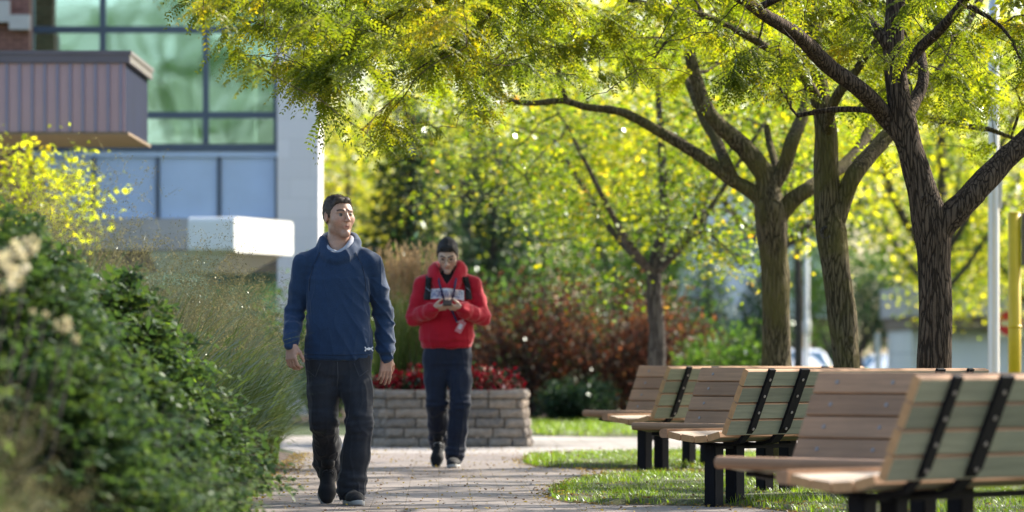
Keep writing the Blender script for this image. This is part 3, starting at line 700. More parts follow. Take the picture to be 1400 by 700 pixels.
b = MB(); b.box((wx(40, 63) - .3, 63.0, wz(40, 63)), (wx(40, 63), 63.19, wz(20, 63))); b.box((-8.4, 63.0, wz(30, 63)), (wx(12, 63), 63.19, wz(0, 63))); bpart2(b, 'stone_trim', m_concrete)

# unseen pale hall added behind the camera to lighten what the glass front mirrors
ha = empty('added_hall', (-10, -30, 0), 0, 'unseen pale hall added behind the camera for the reflection in the lower glass panes', 'building')
m_hall = simple('hall_concrete', (.62, .66, .62), .8, .08, .3)
b = MB(); b.box((-26, -40, 0), (-2, -30, 7.0)); o = b.build('wall', m_hall, ha); o.location = (10, 30, 0)
for k in range(9):
    b = MB(); b.box((-25.2 + k * 2.6, -29.99, 1), (-23.9 + k * 2.6, -29.9, 6.2)); o = b.build('window', m_glass, ha); o.location = (10, 30, 0)
# pale office block far behind the benches
of = empty('office_block', (9, 150, -.5), 0, 'pale blue-grey office block with brick piers seen between the tree trunks', 'building')
def bpart3(mb, name, mats, par=of, **k):
    o = mb.build(name, mats, **k); o.parent = par; o.matrix_parent_inverse = Matrix.Translation(-par.location); return o
m_off = simple('pale_cladding', (.86, .88, .92), .6, .05, .5)
m_win = simple('blue_window_glass', (.12, .22, .30), .08, .2, .4, spec=1)
d = 150.; b = MB(); b.box((6.3, d, 2.3), (11.4, d + 12, 8.2)); 
b.box((6.3, d + .1, -.5), (11.4, d + 12, .95)); bpart3(b, 'wall', m_off)
for x in (8.25, 9.35, 10.5):
    b = MB(); b.box((x, d - .05, .952), (x + .85, d + .4, 2.298)); bpart3(b, 'brick_pier', m_brick)
for x in (6.5, 7.4):
    b = MB(); b.box((x, d + .15, .954), (x + .7, d + .2, 2.297)); bpart3(b, 'window', m_win)
    b = MB(); b.box((x + .7, d + .05, .954), (x + .85, d + .3, 2.297)); bpart3(b, 'window_frame', m_white)
for x in (7.0,):
    b = MB(); b.box((x, d - .04, 4.2), (x + 2.2, d - .004, 5.6)); bpart3(b, 'upper_window', m_win)
b = MB(); b.box((6.1, d - .3, 8.203), (11.6, d + 12.3, 8.5)); bpart3(b, 'roof', m_white)
# white garage at right
ga = empty('white_garage', (12.6, 110, -.25), 0, 'low white block garage with an overhanging pale fascia at the right', 'building')
m_blk = coursedmat('white_painted_block', (.80, .79, .76), 1.6, 1.0, .8, .03, .02)
d = 110.
b = MB(); b.box((10.3, d, -.3), (19, d + 7, 1.62)); bpart3(b, 'wall', m_blk, ga)
b = MB(); b.box((10.1, d - .9, 1.95), (19.5, d + 7.2, 2.75)); bpart3(b, 'fascia', m_concrete, ga)
b = MB(); b.box((10.2, d - .75, 1.623), (19.4, d + 7.1, 1.947)); bpart3(b, 'soffit', m_brownwall, ga)
b = MB(); b.box((11.2, d - .04, -.26), (12.9, d - .004, 1.3)); bpart3(b, 'garage_door', m_off, ga)
# low road behind
tag(link('car_park', (lambda me: (me.from_pydata([(-4, 112, gz(112) + .02), (40, 112, gz(112) + .02), (40, 125, gz(125) + .02), (-4, 125, gz(125) + .02), (40, 140, gz(140) + .02), (-4, 140, gz(140) + .02), (40, 149, -.48), (-4, 149, -.48)], [], [(0, 1, 2, 3), (3, 2, 4, 5), (5, 4, 6, 7)]), me)[1])(bpy.data.meshes.new('car_park')), m_asphalt), kind='structure')

# ================================================================ POLES, SIGNS
m_alu = simple('brushed_aluminium', (.62, .62, .62), .35, .05, 3, metal=.6)
m_ypaint = simple('yellow_paint', (.72, .50, .02), .4, .06, 8, bmp=.1)
m_red = simple('red_sign_face', (.62, .03, .05), .4, .05, 3)
X, Z = px(1358.5, 500, 40)
p = empty('lamp_post', (X, 40, 0), 0, 'slim silver lamp post rising right of the nearest locust', 'pole')
b = MB(); b.tube([(0, 0, 0), (0, 0, .02), (0, 0, 3), (0, 0, 6.2)], [.056, .056, .052, .042], 20); b.build('pole', m_alu, p, True)
b = MB(); b.box((-.13, -.13, 0), (.13, .13, .03)); b.tube([(0, 0, .03), (0, 0, .12)], [.09, .07], 16); b.build('base_plate', m_alu, p)
b = MB(); b.box((.047, -.03, 2.28), (.078, .03, 2.62)); b.build('junction_box', m_alu, p, bevel=.004)
b = MB(); b.tube([(0, 0, 6.2), (0, -.2, 6.5), (0, -1.0, 6.6)], [.035, .03, .028], 10); b.box((-.16, -1.6, 6.54), (.16, -.95, 6.66)); b.build('lamp_head', m_alu, p)
X, Z = px(1387, 500, 38)
p = empty('yellow_post', (X, 38, 0), 0, 'yellow painted post with a yellow call box at the right edge', 'post')
b = MB(); b.tube([(0, 0, 0), (0, 0, 2.155)], .057, 20); b.build('pole', m_ypaint, p, True)
b = MB(); b.tube([(0, 0, 2.156), (0, 0, 2.17), (0, 0, 2.175)], [.058, .05, .02], 20); b.build('cap', m_ypaint, p, True)
b = MB(); b.tube([(0, 0, 1.14), (0, 0, 1.165)], .063, 20); b.build('ring', m_ypaint, p, True)
b = MB(); b.box((.085, -.07, 1.70), (.52, .07, 2.16)); b.build('call_box', m_ypaint, p, bevel=.008)
b = MB(); b.box((.066, -.05, 1.70), (.084, .05, 2.16)); b.build('bracket', m_fasc, p)
d = 90.; X, Z = px(1381, 442, d)
p = empty('do_not_enter_sign', (X, d, gz(d)), 0, 'square red and white do not enter sign between the silver and yellow posts', 'road sign')
b = MB(); zc = Z - gz(d); b.box((-.03, .02, 0), (.03, .06, zc + .25)); b.build('post', m_alu, p)
b = MB(); b.box((-.30, -.01, zc - .30), (.30, .017, zc + .30)); b.build('sign_panel', m_white, p)
b = MB(); b.tube([(0, -.012, zc), (0, -.016, zc)], .27, 40); b.build('red_disc', m_red, p)
b = MB(); b.box((-.21, -.021, zc - .05), (.21, -.0165, zc + .05)); b.build('white_bar', m_white, p)
d = 121.; X, Z = px(1103, 392, d)
p = empty('street_lamp', (X, d, gz(d)), 0, 'white street lamp pole rising behind the white car', 'street lamp')
b = MB(); b.tube([(0, 0, 0), (0, 0, .8), (0, 0, 5.6)], [.10, .062, .052], 14); b.build('pole', m_white, p, True)
b = MB(); b.tube([(0, 0, 1.85), (0, 0, 1.9), (0, 0, 2.25), (0, 0, 2.3)], [.06, .10, .10, .06], 14); b.build('collar', m_white, p, True)
b = MB(); b.tube([(0, 0, 5.6), (0, -.3, 5.9), (0, -1, 6.0)], [.06, .05, .05], 8); b.box((-.2, -1.7, 5.92), (.2, -.98, 6.08)); b.build('lamp_head', m_white, p)
d = 116.; X, Z = px(1200, 458, d)
p = empty('marker_post', (X, d, gz(d)), 0, 'short cream post behind the second parked car', 'post')
b = MB(); b.box((-.07, -.07, 0), (.07, .07, Z - gz(d))); b.build('post', m_white, p, bevel=.01)
b = MB(); b.add([(-.085, -.085, Z - gz(d) + .002), (.085, -.085, Z - gz(d) + .002), (.085, .085, Z - gz(d) + .002), (-.085, .085, Z - gz(d) + .002), (0, 0, Z - gz(d) + .06)], [(3, 2, 1, 0), (0, 1, 4), (1, 2, 4), (2, 3, 4), (3, 0, 4)]); b.build('cap', m_white, p)

# ================================================================ CARS
m_tyre = simple('tyre_rubber', (.02, .02, .02), .8, .1, 5); m_rim = simple('wheel_rim', (.5, .5, .5), .3, .05, 5, metal=.8)
m_hl = simple('headlight_lens', (.7, .72, .75), .1, .03, 5, spec=1); m_blk2 = simple('black_trim', (.02, .02, .02), .5, .1, 4)
def car(label, x, y, rz, col, h=1.42):
    c = empty('parked_car', (x, y, gz(y) + .02), rz, label, 'car', 'cars parked beyond the benches')
    m = simple('car_paint', col, .22, .03, 2, spec=.8)
    m.node_tree.nodes['Principled BSDF'].inputs['Coat Weight'].default_value = .6
    # stations along local y (front = -y): (y, z bottom, z belt, z top, half width belt, half width top)
    st = [(-2.2, .32, .55, .58, .70, .60), (-2.1, .22, .66, .70, .84, .76), (-1.3, .20, .82, .92, .90, .80), (-.95, .20, .88, .98, .90, .80), (-.35, .20, .90, h - .08, .90, .66),
          (.1, .20, .90, h, .90, .64), (.9, .20, .92, h - .02, .90, .64), (1.45, .22, .94, 1.12, .88, .68), (1.95, .25, .92, 1.0, .84, .74), (2.15, .35, .8, .84, .74, .66)]
    rings = []
    for (yy, zb_, zl, zt_, wb, wt) in st:
        half = [(0, zb_), (wb * .88, zb_), (wb * .99, zb_ + .12), (wb, (zb_ + zl) / 2), (wb * .98, zl), (wt + .03, zt_ - .05), (wt * .9, zt_), (wt * .45, zt_ + .015), (0, zt_ + .02)]
        ring = [(a, yy, z) for a, z in half] + [(-a, yy, z) for a, z in half[-2:0:-1]]
        rings.append(ring)
    b = MB(); n = len(rings[0]); vs = [v for r in rings for v in r]
    fs = [(i * n + k, (i + 1) * n + k, (i + 1) * n + (k + 1) % n, i * n + (k + 1) % n) for i in range(len(rings) - 1) for k in range(n)]
    fs += [tuple(range(n)), tuple((len(rings) - 1) * n + k for k in range(n))[::-1]]
    b.add(vs, fs); b.build('body', m, c, True)
    def quad(name, pts, mt, t=.02):
        q = MB(); P = [Vector(p) for p in pts]; nrm_ = (P[1] - P[0]).cross(P[3] - P[0]).normalized() * t
        q.add([tuple(p + nrm_) for p in P] + [tuple(p - nrm_) for p in P], [(0, 1, 2, 3), (7, 6, 5, 4), (0, 4, 5, 1), (1, 5, 6, 2), (2, 6, 7, 3), (3, 7, 4, 0)]); return q.build(name, mt, c)
    quad('windscreen', [(-.72, -.93, .97), (.72, -.93, .97), (.58, -.36, h - .1), (-.58, -.36, h - .1)], m_win, .025)
    quad('rear_window', [(.62, 1.42, 1.13), (-.62, 1.42, 1.13), (-.56, .95, h - .08), (.56, .95, h - .08)], m_win, .025)
    for s in (-1, 1):
        quad('side_window', [(s * .875, -.8, .95), (s * .885, 1.2, .97), (s * .70, .85, h - .1), (s * .70, -.3, h - .14)], m_win, .02)
        q = MB(); q.box((s * .70 - .14, -2.15, .55), (s * .70 + .14, -2.0, .68)); q.build('headlight', m_hl, c, bevel=.03)
        q = MB(); q.box((s * .98 - .09, -.78, .93), (s * .98 + .09, -.68, 1.05)); q.build('wing_mirror', m, c, bevel=.02)
        for yy in (-1.4, 1.35):
            q = MB(); q.tube([(s * .72, yy, .32), (s * .92, yy, .32)], .32, 24); t_ = q.build('wheel', m_tyre, c)
            q = MB(); q.tube([(s * .9, yy, .32), (s * .935, yy, .32)], .2, 16); q.build('rim', m_rim, t_)
    q = MB(); q.box((-.45, -2.235, .38), (.45, -2.15, .52)); q.build('grille', m_blk2, c, bevel=.01)
    return c
car('white car facing the benches, left of the mossy trunk', px(1095, 0, 130)[0], 130, R(4), (.78, .80, .82), 1.55)
car('pale silver car parked right of the mossy trunk', px(1211, 0, 138)[0], 138, R(-8), (.62, .68, .74), 1.46)
car('dark car mostly hidden behind the farthest locust trunk', px(1012, 0, 140)[0] + .15, 142, R(2), (.03, .035, .05), 1.6) if False else None

# yellow-green hedge behind the second car
leaf_hedge = leafmat('hedge_leaf', [(0, (.20, .26, .02)), (1, (.34, .36, .04))], .5, 2.0, (1, 1, .4), .08)
def bush(name, label, c, r, n, size, leaf, cat='shrub', group=None, aspect=.6, stems=26, seed=0, up=0, cl=None, z0=0.0):
    """rounded shrub: stems from the ground, leaves along and between them"""
    cx_, cy_ = c; rx, ry, rz_ = r
    root = empty(name, (cx_, cy_, gz(cy_) + z0), 0, label, cat, group)
    b = MB(); P = []; 
    for i in range(stems):
        a = RNG.uniform(0, 2 * np.pi); e = RNG.uniform(.15, 1) ** .5; z1 = rz_ * (1 - .55 * e * e) * RNG.uniform(.75, 1.08)
        tip = np.array([math.cos(a) * rx * e, math.sin(a) * ry * e, z1]); base = np.array([math.cos(a) * rx * .15, math.sin(a) * ry * .15, 0]); mid = np.array([tip[0] * .45, tip[1] * .45, z1 * .7])
        pts = [(1 - t) ** 2 * base + 2 * t * (1 - t) * mid + t * t * tip for t in np.linspace(0, 1, 6)]
        b.tube(pts, [.012, .01, .008, .006, .004, .002], 4, cap=False)
        m_ = n // stems; t = RNG.uniform(.12, 1.04, m_)[:, None]
        q = (1 - t) ** 2 * base + 2 * t * (1 - t) * mid + t * t * tip + RNG.normal(0, cl or min(rx, ry) * .17, (m_, 3)); P.append(q)
    b.build('stems', m_bark3, root)
    P = np.concatenate(P); P = P[P[:, 2] > .03]; n = len(P)
    out = nrm(P * np.array([1, 1, .6])); A = nrm(out * .7 + RNG.normal(0, .7, (n, 3)) + np.array([0, 0, up]))
    s = size * RNG.uniform(.6, 1.25, n); V, Q = leaf_quads(P, A, s, s * aspect, fold=.08)
    npmesh('foliage', V, Q, leaf, root); return root
for k, xx in enumerate((9.35, 10.5, 11.5)):
    bush('hedge_bush', ['yellow-green bush left of the cream post', 'yellow-green bush between the small dark trees', 'yellow-green bush beside the white garage'][k], (xx, 120), (.8, .5, .85 + .2), 1300, .11, leaf_hedge, 'shrub', 'yellow-green bushes by the car park')

# ================================================================ SHRUBS BEHIND THE PATH
leaf_copper = leafmat('copper_leaf', [(0, (.020, .030, .016)), (.3, (.030, .016, .018)), (.55, (.08, .034, .026)), (.8, (.22, .09, .04)), (1, (.42, .22, .05))], .42, 2.0, (1, .75, .6), .12, 1.5, .6)
for k, (x, y, rx, rz_, lab) in enumerate([(.15, 60.5, 1.15, 2.15, 'copper-leaved shrub right behind the brick planter'), (1.35, 61, 1.2, 2.3, 'copper-leaved shrub left of the slim grey trunk'), (-.95, 62, .95, 2.1, 'copper-leaved shrub behind the boy'), (2.25, 62, .9, 1.8, 'copper-leaved shrub behind the slim grey trunk')]):
    bush('copper_shrub', lab, (x, y), (rx, .95, rz_), 6000, .075, leaf_copper, 'shrub', 'copper-leaved shrubs', stems=60, seed=k)
for k, (x, y, rx, rz_, lab) in enumerate([(-1.35, 56, .85, 2.6, 'bright green shrub between the two walkers'), (-2.5, 57, .95, 2.4, 'bright green shrub behind the man in the sweatshirt'), (3.0, 60, .75, 1.35, 'low green shrub right of the slim grey trunk'), (.4, 66, 1.4, 2.7, 'tall green shrub above the copper ones'), (.9, 58.2, .5, .6, 'small dark green shrub at the foot of the copper ones'), (2.0, 66, 1.5, 2.7, 'tall green shrub behind the slim grey trunk')]):
    bush('green_shrub', lab, (x, y), (rx, .8, rz_), 4200, .09, leaf_dark if rz_ < .7 else leaf_green, 'shrub', 'green shrubs beyond the planter', stems=50, seed=k)

# ================================================================ PLANTER
def blockmat():
    m, nt, b = newmat('split_face_block')
    g = nt.nodes.new('ShaderNodeNewGeometry')
    base = ramp(nt, [(0, (.22, .19, .165)), (.5, (.31, .265, .22)), (1, (.40, .32, .25))], g.outputs['Random Per Island'])
    n1 = tex(nt, 'noise', 18, detail=8, rough=.7); r1 = ramp(nt, [(.3, (.6, .6, .6)), (.7, (1.15, 1.12, 1.08))], n1)
    x = nt.nodes.new('ShaderNodeMixRGB'); x.blend_type = 'MULTIPLY'; x.inputs[0].default_value = 1
    nt.links.new(base, x.inputs[1]); nt.links.new(r1, x.inputs[2]); nt.links.new(x.outputs[0], b.inputs['Base Color'])
    b.inputs['Roughness'].default_value = .92; bump(nt, b, n1, 1.0, .03); return m
m_block = blockmat()
pl = empty('block_planter', (-.7, 42.8, 0), 0, 'octagonal split-face block planter behind the boy, filled with red flowers', 'planter')
PO = [(-.52, -1.15), (.80, -1.15), (.84, -1.0), (.84, .9), (.6, 1.2), (-.46, 1.2), (-.76, .8), (-.76, -.6)]
def course(poly, z0, z1, bl, depth, jit, off, mb):
    n = len(poly)
    for i in range(n):
        a = Vector((*poly[i], 0)); c = Vector((*poly[(i + 1) % n], 0)); L = (c - a).length; u = (c - a).normalized(); nv = Vector((u.y, -u.x, 0)); s = -off * bl if off else 0
        while s < L - .01:
            s0 = max(0, s); l_ = bl * random.uniform(.75, 1.25); s1 = min(L, s + l_); s += l_
            if s1 - s0 < .03: continue
            o = random.uniform(-jit, jit); h = .006
            # split face: subdivided front
            nx, nz = 5, 3; vs = []; 
            for iz in range(nz + 1):
                for ix in range(nx + 1):
                    edge = (ix in (0, nx)) or (iz in (0, nz)); e = (0 if edge else .018) + random.uniform(-.006, .006)
                    p = a + u * (s0 + h + (s1 - s0 - 2 * h) * ix / nx) + nv * (o + e); vs.append((p.x, p.y, z0 + .004 + (z1 - z0 - .008) * iz / nz))
            fs = [(iz * (nx + 1) + ix, iz * (nx + 1) + ix + 1, (iz + 1) * (nx + 1) + ix + 1, (iz + 1) * (nx + 1) + ix) for iz in range(nz) for ix in range(nx)]
            k0 = len(vs)
            for (ix, iz) in ((0, 0), (nx, 0), (nx, nz), (0, nz)):
                p = a + u * (s0 + h + (s1 - s0 - 2 * h) * ix / nx) - nv * depth; vs.append((p.x, p.y, z0 + .004 + (z1 - z0 - .008) * iz / nz))
            c0, c1, c2, c3 = 0, nx, nz * (nx + 1) + nx, nz * (nx + 1)
            fs += [(c0, k0, k0 + 1) + tuple(range(nx, 0, -1)), tuple(range(c3, c2 + 1)) + (k0 + 2, k0 + 3), (c1, k0 + 1, k0 + 2) + tuple(range(c2, c1, -(nx + 1))), (c0,) + tuple(range(nx + 1, c3 + 1, nx + 1)) + (k0 + 3, k0)]
            mb.add(vs, fs)
b = MB(); nC = 5; zc_ = .095
for k in range(nC):
    f = 1 + .035 * (nC - 1 - k) * .35; course([(x * f, y * f) for x, y in PO], k * zc_, (k + 1) * zc_, .30, .2, .01, (k % 2) * .5, b)
b.build('wall', m_block, pl)
b = MB(); course([(x * 1.02, y * 1.02) for x, y in PO], nC * zc_ + .002, nC * zc_ + .087, .4, .3, .006, .3, b); b.build('capstone', m_block, pl)
b = MB(); b.prism([(x * .8, y * .8) for x, y in PO], .1, .50); b.build('soil', m_mulch, pl)
leaf_red = leafmat('red_petal', [(0, (.10, .006, .012)), (.6, (.30, .012, .025)), (1, (.50, .03, .05))], .25, 1.3, (1, .5, .5), .1)
P = []
for _ in range(40):
    a = random.uniform(0, 6.28); e = random.uniform(.1, 1) ** .5; cx_, cy_ = -.7 + .04 + math.cos(a) * .68 * e, 42.85 + math.sin(a) * .85 * e; r = random.uniform(.11, .2)
    v = nrm(RNG.normal(0, 1, (170, 3))) * r * RNG.uniform(.6, 1, (170, 1)); v[:, 2] = np.abs(v[:, 2]) * 1.35; P.append(v + np.array([cx_, cy_, .52 + .09 * (1 - e)]))
P = np.concatenate(P); n = len(P); A = nrm(RNG.normal(0, 1, (n, 3)) + np.array([0, -.2, .6])); s = .05 * RNG.uniform(.6, 1.3, n)
V, Q = leaf_quads(P, A, s, s * .85, fold=.1); mi = (RNG.uniform(0, 1, n) < .38).astype(int)
tag(npmesh('red_bedding_flowers', V, Q, [leaf_red, leaf_dark], mi=mi), 'dense red bedding flowers filling the block planter', 'flowers', kind='stuff')
# green strappy plants and feather reed grass in and behind the planter
leaf_blade = leafmat('green_blade', [(0, (.07, .11, .03)), (.6, (.12, .17, .05)), (1, (.26, .26, .10))], .4, 2.0, (1, 1, .5), .08)
leaf_blade_dk = leafmat('deep_green_blade', [(0, (.045, .075, .025)), (.6, (.08, .12, .04)), (1, (.20, .20, .09))], .4, 1.8, (1, 1, .6), .08)
m_plume = leafmat('tan_plume', [(0, (.30, .21, .12)), (1, (.48, .36, .22))], .35, 1.4, (1, .95, .8), .04)
m_panicle = leafmat('airy_panicle', [(0, (.11, .12, .05)), (1, (.24, .21, .12))], .4, 1.4, (1, .95, .8), .05)
def grass_clump(name, label, x, y, h, r, n, w_, lean, leaf, group, plumes=0, plume_mat=None, panicle=0, z0=0, seed=0, flop=1.0, phid=.10, pz=(.72, 1.02), stemmat=None):
    root = empty(name, (x, y, gz(y) + z0), 0, label, 'ornamental grass', group)
    P = np.zeros((n, 3)); a = RNG.uniform(0, 2 * np.pi, n); rr = r * np.sqrt(RNG.uniform(0, 1, n)) * .45; P[:, 0] = np.cos(a) * rr; P[:, 1] = np.sin(a) * rr
    V, Q = blades(P, h * RNG.uniform(.45, .95, n), w_, lean * RNG.uniform(.25, 1.15, n), seg=6, curl=flop, yaw=a + RNG.normal(0, 1.3, n))
    npmesh('blades', V, Q, leaf, root)
    if plumes:
        a = RNG.uniform(0, 2 * np.pi, plumes); P = np.zeros((plumes, 3)); rr = r * np.sqrt(RNG.uniform(0, 1, plumes)); P[:, 0] = np.cos(a) * rr * .4; P[:, 1] = np.sin(a) * rr * .4
        H = h * RNG.uniform(.82, 1.0, plumes); top = P + np.stack([np.cos(a) * rr * .6, np.sin(a) * rr * .6, H], 1)
        V1, Q1 = blades(P, H, .005, rr * .6, seg=4, curl=0, yaw=a)
        m_ = 42; t = np.tile(RNG.uniform(.0, 1, m_), plumes); i = np.repeat(np.arange(plumes), m_)
        q = P[i] + (top[i] - P[i]) * (.74 + .28 * t)[:, None] + RNG.normal(0, .006, (len(i), 3)); ax = nrm(nrm(top[i] - P[i]) + RNG.normal(0, .25, (len(i), 3)))
        V2, Q2 = leaf_quads(q, ax, .05, .011); V, Q = catmesh([(V1, Q1), (V2, Q2)]); npmesh('plumes', V, Q, plume_mat, root)
    if panicle:
        a = RNG.uniform(0, 2 * np.pi, panicle); ro = r * np.sqrt(RNG.uniform(0, 1, panicle)); base = np.stack([np.cos(a) * ro * .3, np.sin(a) * ro * .3, np.zeros(panicle)], 1)
        top = np.stack([np.cos(a) * ro * 1.25, np.sin(a) * ro * 1.25, h * RNG.uniform(*pz, panicle)], 1)
        V1, Q1 = blades(base, top[:, 2], .004, np.linalg.norm(top[:, :2] - base[:, :2], axis=1), seg=4, curl=.2, yaw=a)
        nb = 16; i = np.repeat(np.arange(panicle), nb); t = RNG.uniform(.62, 1.0, len(i))
        src = base[i] + (top[i] - base[i]) * t[:, None] ** np.array([2, 2, 1.0]); d_ = nrm(RNG.normal(0, 1, (len(i), 3)) * np.array([1, 1, .5]) + np.array([0, 0, .45])); L = RNG.uniform(.10, .26, len(i)) * (1.15 - t * .6)
        V2, Q2 = leaf_quads(src, d_, L, .0022)
        ns = 7; j = np.repeat(np.arange(len(i)), ns); q = src[j] + d_[j] * (L[j] * RNG.uniform(.35, 1.0, len(j)))[:, None] + RNG.normal(0, .012, (len(j), 3))
        V3, Q3 = leaf_quads(q, nrm(RNG.normal(0, 1, (len(j), 3))), .012, .006)
        V, Q = catmesh([(V1, Q1), (V2, Q2), (V3, Q3)]); npmesh('panicles', V, Q, m_panicle, root)
    return root
for k, (x, y, h, lab) in enumerate([(-1.25, 43.9, 1.48, 'feather reed grass clump nearest the man\'s sleeve'), (-.98, 44.0, 1.56, 'tallest feather reed grass clump left of the boy'), (-.80, 44.1, 1.36, 'feather reed grass clump touching the boy\'s elbow')]):
    grass_clump('feather_reed_grass', lab, x, y - .75, h, .30, 260, .010, .28, leaf_blade, 'tan feather reed grasses in the planter', plumes=60, plume_mat=m_plume, z0=.47)

# ================================================================ LEFT BORDER
# airy switchgrass along the path
SW = [(-2.35, 20.5, 1.62, .62), (-2.85, 22.2, 1.72, .7), (-2.1, 23.2, 1.38, .55), (-3.1, 25.0, 1.75, .7), (-2.35, 25.6, 1.45, .6), (-2.6, 28.3, 1.45, .6), (-3.3, 28.5, 1.7, .7), (-2.35, 31.0, 1.25, .5), (-2.9, 32.6, 1.5, .6), (-2.2, 33.6, 1.05, .42), (-3.9, 31, 1.7, .7), (-3.7, 22.5, 1.7, .7), (-2.05, 29.6, .8, .35), (-2.05, 24.4, 1.28, .55), (-2.05, 26.6, 1.32, .55), (-2.0, 28.0, 1.22, .5), (-2.15, 30.2, 1.35, .55), (-1.98, 31.8, 1.12, .45), (-2.1, 34.6, 1.1, .45)]
pos = ['fifth switchgrass clump from the camera, tall behind the dark shrubs', 'tall switchgrass clump under the canopy box', 'switchgrass clump by the arching bright leaf spray', 'tall switchgrass clump in front of the blue panels', 'switchgrass clump left of the man\'s hand', 'switchgrass clump in the middle of the row along the path', 'switchgrass clump in front of the concrete band', 'low switchgrass clump behind the man\'s elbow', 'switchgrass clump under the white rounded canopy', 'small switchgrass clump at the path edge left of the man\'s knee', 'switchgrass clump deep in the bed behind the row', 'switchgrass clump at the far left deep in the bed', 'lowest switchgrass tuft leaning over the path edge', 'path-side switchgrass clump just behind the small green shrub', 'path-side switchgrass clump level with the man', 'second path-side switchgrass clump behind the man', 'third path-side switchgrass clump behind the man', 'path-side switchgrass clump before the bed corner', 'last path-side switchgrass clump by the crossing']
for (x, y, h, r), lab in zip(SW, pos):
    grass_clump('switchgrass', lab, x, y, h * 1.14, r, 560, .018, .80, leaf_blade_dk, 'switchgrass clumps along the path', panicle=80 if h > 1.1 else 10, flop=1.3)
# leafy shrubs: arching shoots with paired oval leaves
leaf_shrub = leafmat('dark_shrub_leaf', [(0, (.022, .046, .024)), (.5, (.040, .076, .030)), (.85, (.075, .115, .03)), (1, (.19, .24, .03))], .36, 2.3, (1, 1, .45), .10, 3, .6)
leaf_shrub2 = leafmat('fresh_shrub_leaf', [(0, (.035, .075, .02)), (.5, (.07, .13, .02)), (1, (.17, .24, .025))], .45, 2.4, (1, 1.05, .35), .12, 3, .6)
def arching_shrub(name, label, x, y, r, h, nsh, leaf, ls, group, pairs=13, aspect=.46, stretch=1.0, droop=.5, bias=None):
    root = empty(name, (x, y, 0), 0, label, 'shrub', group); b = MB(); parts = []
    P0, P1, P2 = [], [], []
    for i in range(nsh):
        a = RNG.uniform(0, 2 * np.pi) if bias is None or RNG.uniform() < .4 else bias + RNG.normal(0, .6)
        e = RNG.uniform(.1, 1) ** .6; hh = h * (1 - .75 * e ** 1.8) * RNG.uniform(.7, 1.08); rx = r * e * RNG.uniform(.8, 1.15)
        base = np.array([math.cos(a) * r * .25 * e, math.sin(a) * r * .3 * e * stretch, hh * .12]); tip = np.array([math.cos(a) * rx, math.sin(a) * rx * stretch, hh * (1 - droop * .25 * e)])
        mid = np.array([tip[0] * .55, tip[1] * .55, hh * 1.02]); P0.append(base); P1.append(mid); P2.append(tip)
    P0, P1, P2 = map(np.array, (P0, P1, P2))
    for i in range(0, nsh, 2): b.tube([(1 - t) ** 2 * P0[i] + 2 * t * (1 - t) * P1[i] + t * t * P2[i] for t in np.linspace(0, 1, 6)], [.006, .005, .004, .0035, .003, .0015], 4, cap=False)
    b.build('stems', m_bark3, root)
    for j in range(pairs):
        t = (j + 1) / pairs * .85 + .15; p = (1 - t) ** 2 * P0 + 2 * t * (1 - t) * P1 + t * t * P2; tn = nrm(2 * (1 - t) * (P1 - P0) + 2 * t * (P2 - P1))
        sd_ = nrm(np.cross(tn, np.array([0, 0, 1.0]) + RNG.normal(0, .35, (nsh, 3))))
        for sg in (-1, 1):
            ax = nrm(sd_ * sg * .8 + tn * .55 + np.array([0, 0, -.15]) + RNG.normal(0, .18, (nsh, 3)))
            up = nrm(np.cross(sd_, tn) * 1.0 + RNG.normal(0, .28, (nsh, 3))); s = ls * RNG.uniform(.7, 1.2, nsh) * (1 - .35 * max(0, t - .8) / .2)
            # 6-vertex leaf (rounder than a diamond) as two quads
            L = s[:, None]; W = L * aspect; side = nrm(np.cross(ax, up)); nn = np.cross(side, ax)
            v = [p, p + ax * L * .3 + side * W * .5 - nn * L * .03, p + ax * L * .72 + side * W * .36 - nn * L * .03, p + ax * L - nn * L * .1, p + ax * L * .72 - side * W * .36 - nn * L * .03, p + ax * L * .3 - side * W * .5 - nn * L * .03]
            V = np.stack(v, 1).reshape(-1, 3); bse = (np.arange(nsh) * 6)[:, None]; Q = np.concatenate([bse + np.array([[0, 1, 2, 3]]), bse + np.array([[0, 3, 4, 5]])], 0); parts.append((V, Q))
    V, Q = catmesh(parts); npmesh('foliage', V, Q, leaf, root); return root
SH = [(-2.1, 16.2, 1.0, 1.50, 950, 'tall dark shrub at the left edge, nearest the camera but one', leaf_shrub, .055),
      (-1.75, 15.0, .75, .98, 650, 'low dark shrub at the bottom left, nearest the camera', leaf_shrub, .052),
      (-2.3, 18.4, 1.0, 1.58, 950, 'dark shrub behind the blurred cream flower heads', leaf_shrub, .058),
      (-2.0, 19.5, .95, 1.38, 900, 'dark shrub sloping down to the path edge', leaf_shrub, .06),
      (-1.62, 17.6, .6, .88, 520, 'low leafy shrub spilling onto the brick path', leaf_shrub, .055),
      (-2.15, 21.4, .85, 1.30, 520, 'fresher green shrub with bright arching shoots over the switchgrass', leaf_shrub2, .062),
      (-1.88, 22.6, .55, .85, 380, 'small green shrub low by the path left of the man', leaf_shrub2, .058),
      (-3.0, 19.2, 1.0, 1.72, 600, 'dark shrub deepest in the bed at the left edge', leaf_shrub, .058)]
for x, y, r, h, n, lab, lf, ls in SH:
    arching_shrub('leafy_shrub', lab, x, y, r, h, n, lf, ls, 'leafy shrubs of the left border', bias=-.3)
# one long spray with pinnate bright leaflets arching toward the path
arching_shrub('leafy_shrub', 'sunlit yellow-green spray of pointed leaves arching out above the shrubs', -2.1, 21.2, .72, 1.26, 18, leafmat('lit_spray_leaf', [(0, (.16, .24, .02)), (1, (.26, .34, .03))], .5, 2.4, (1, 1, .35), .15), .075, 'leafy shrubs of the left border', pairs=11, aspect=.34, droop=.8, bias=0)
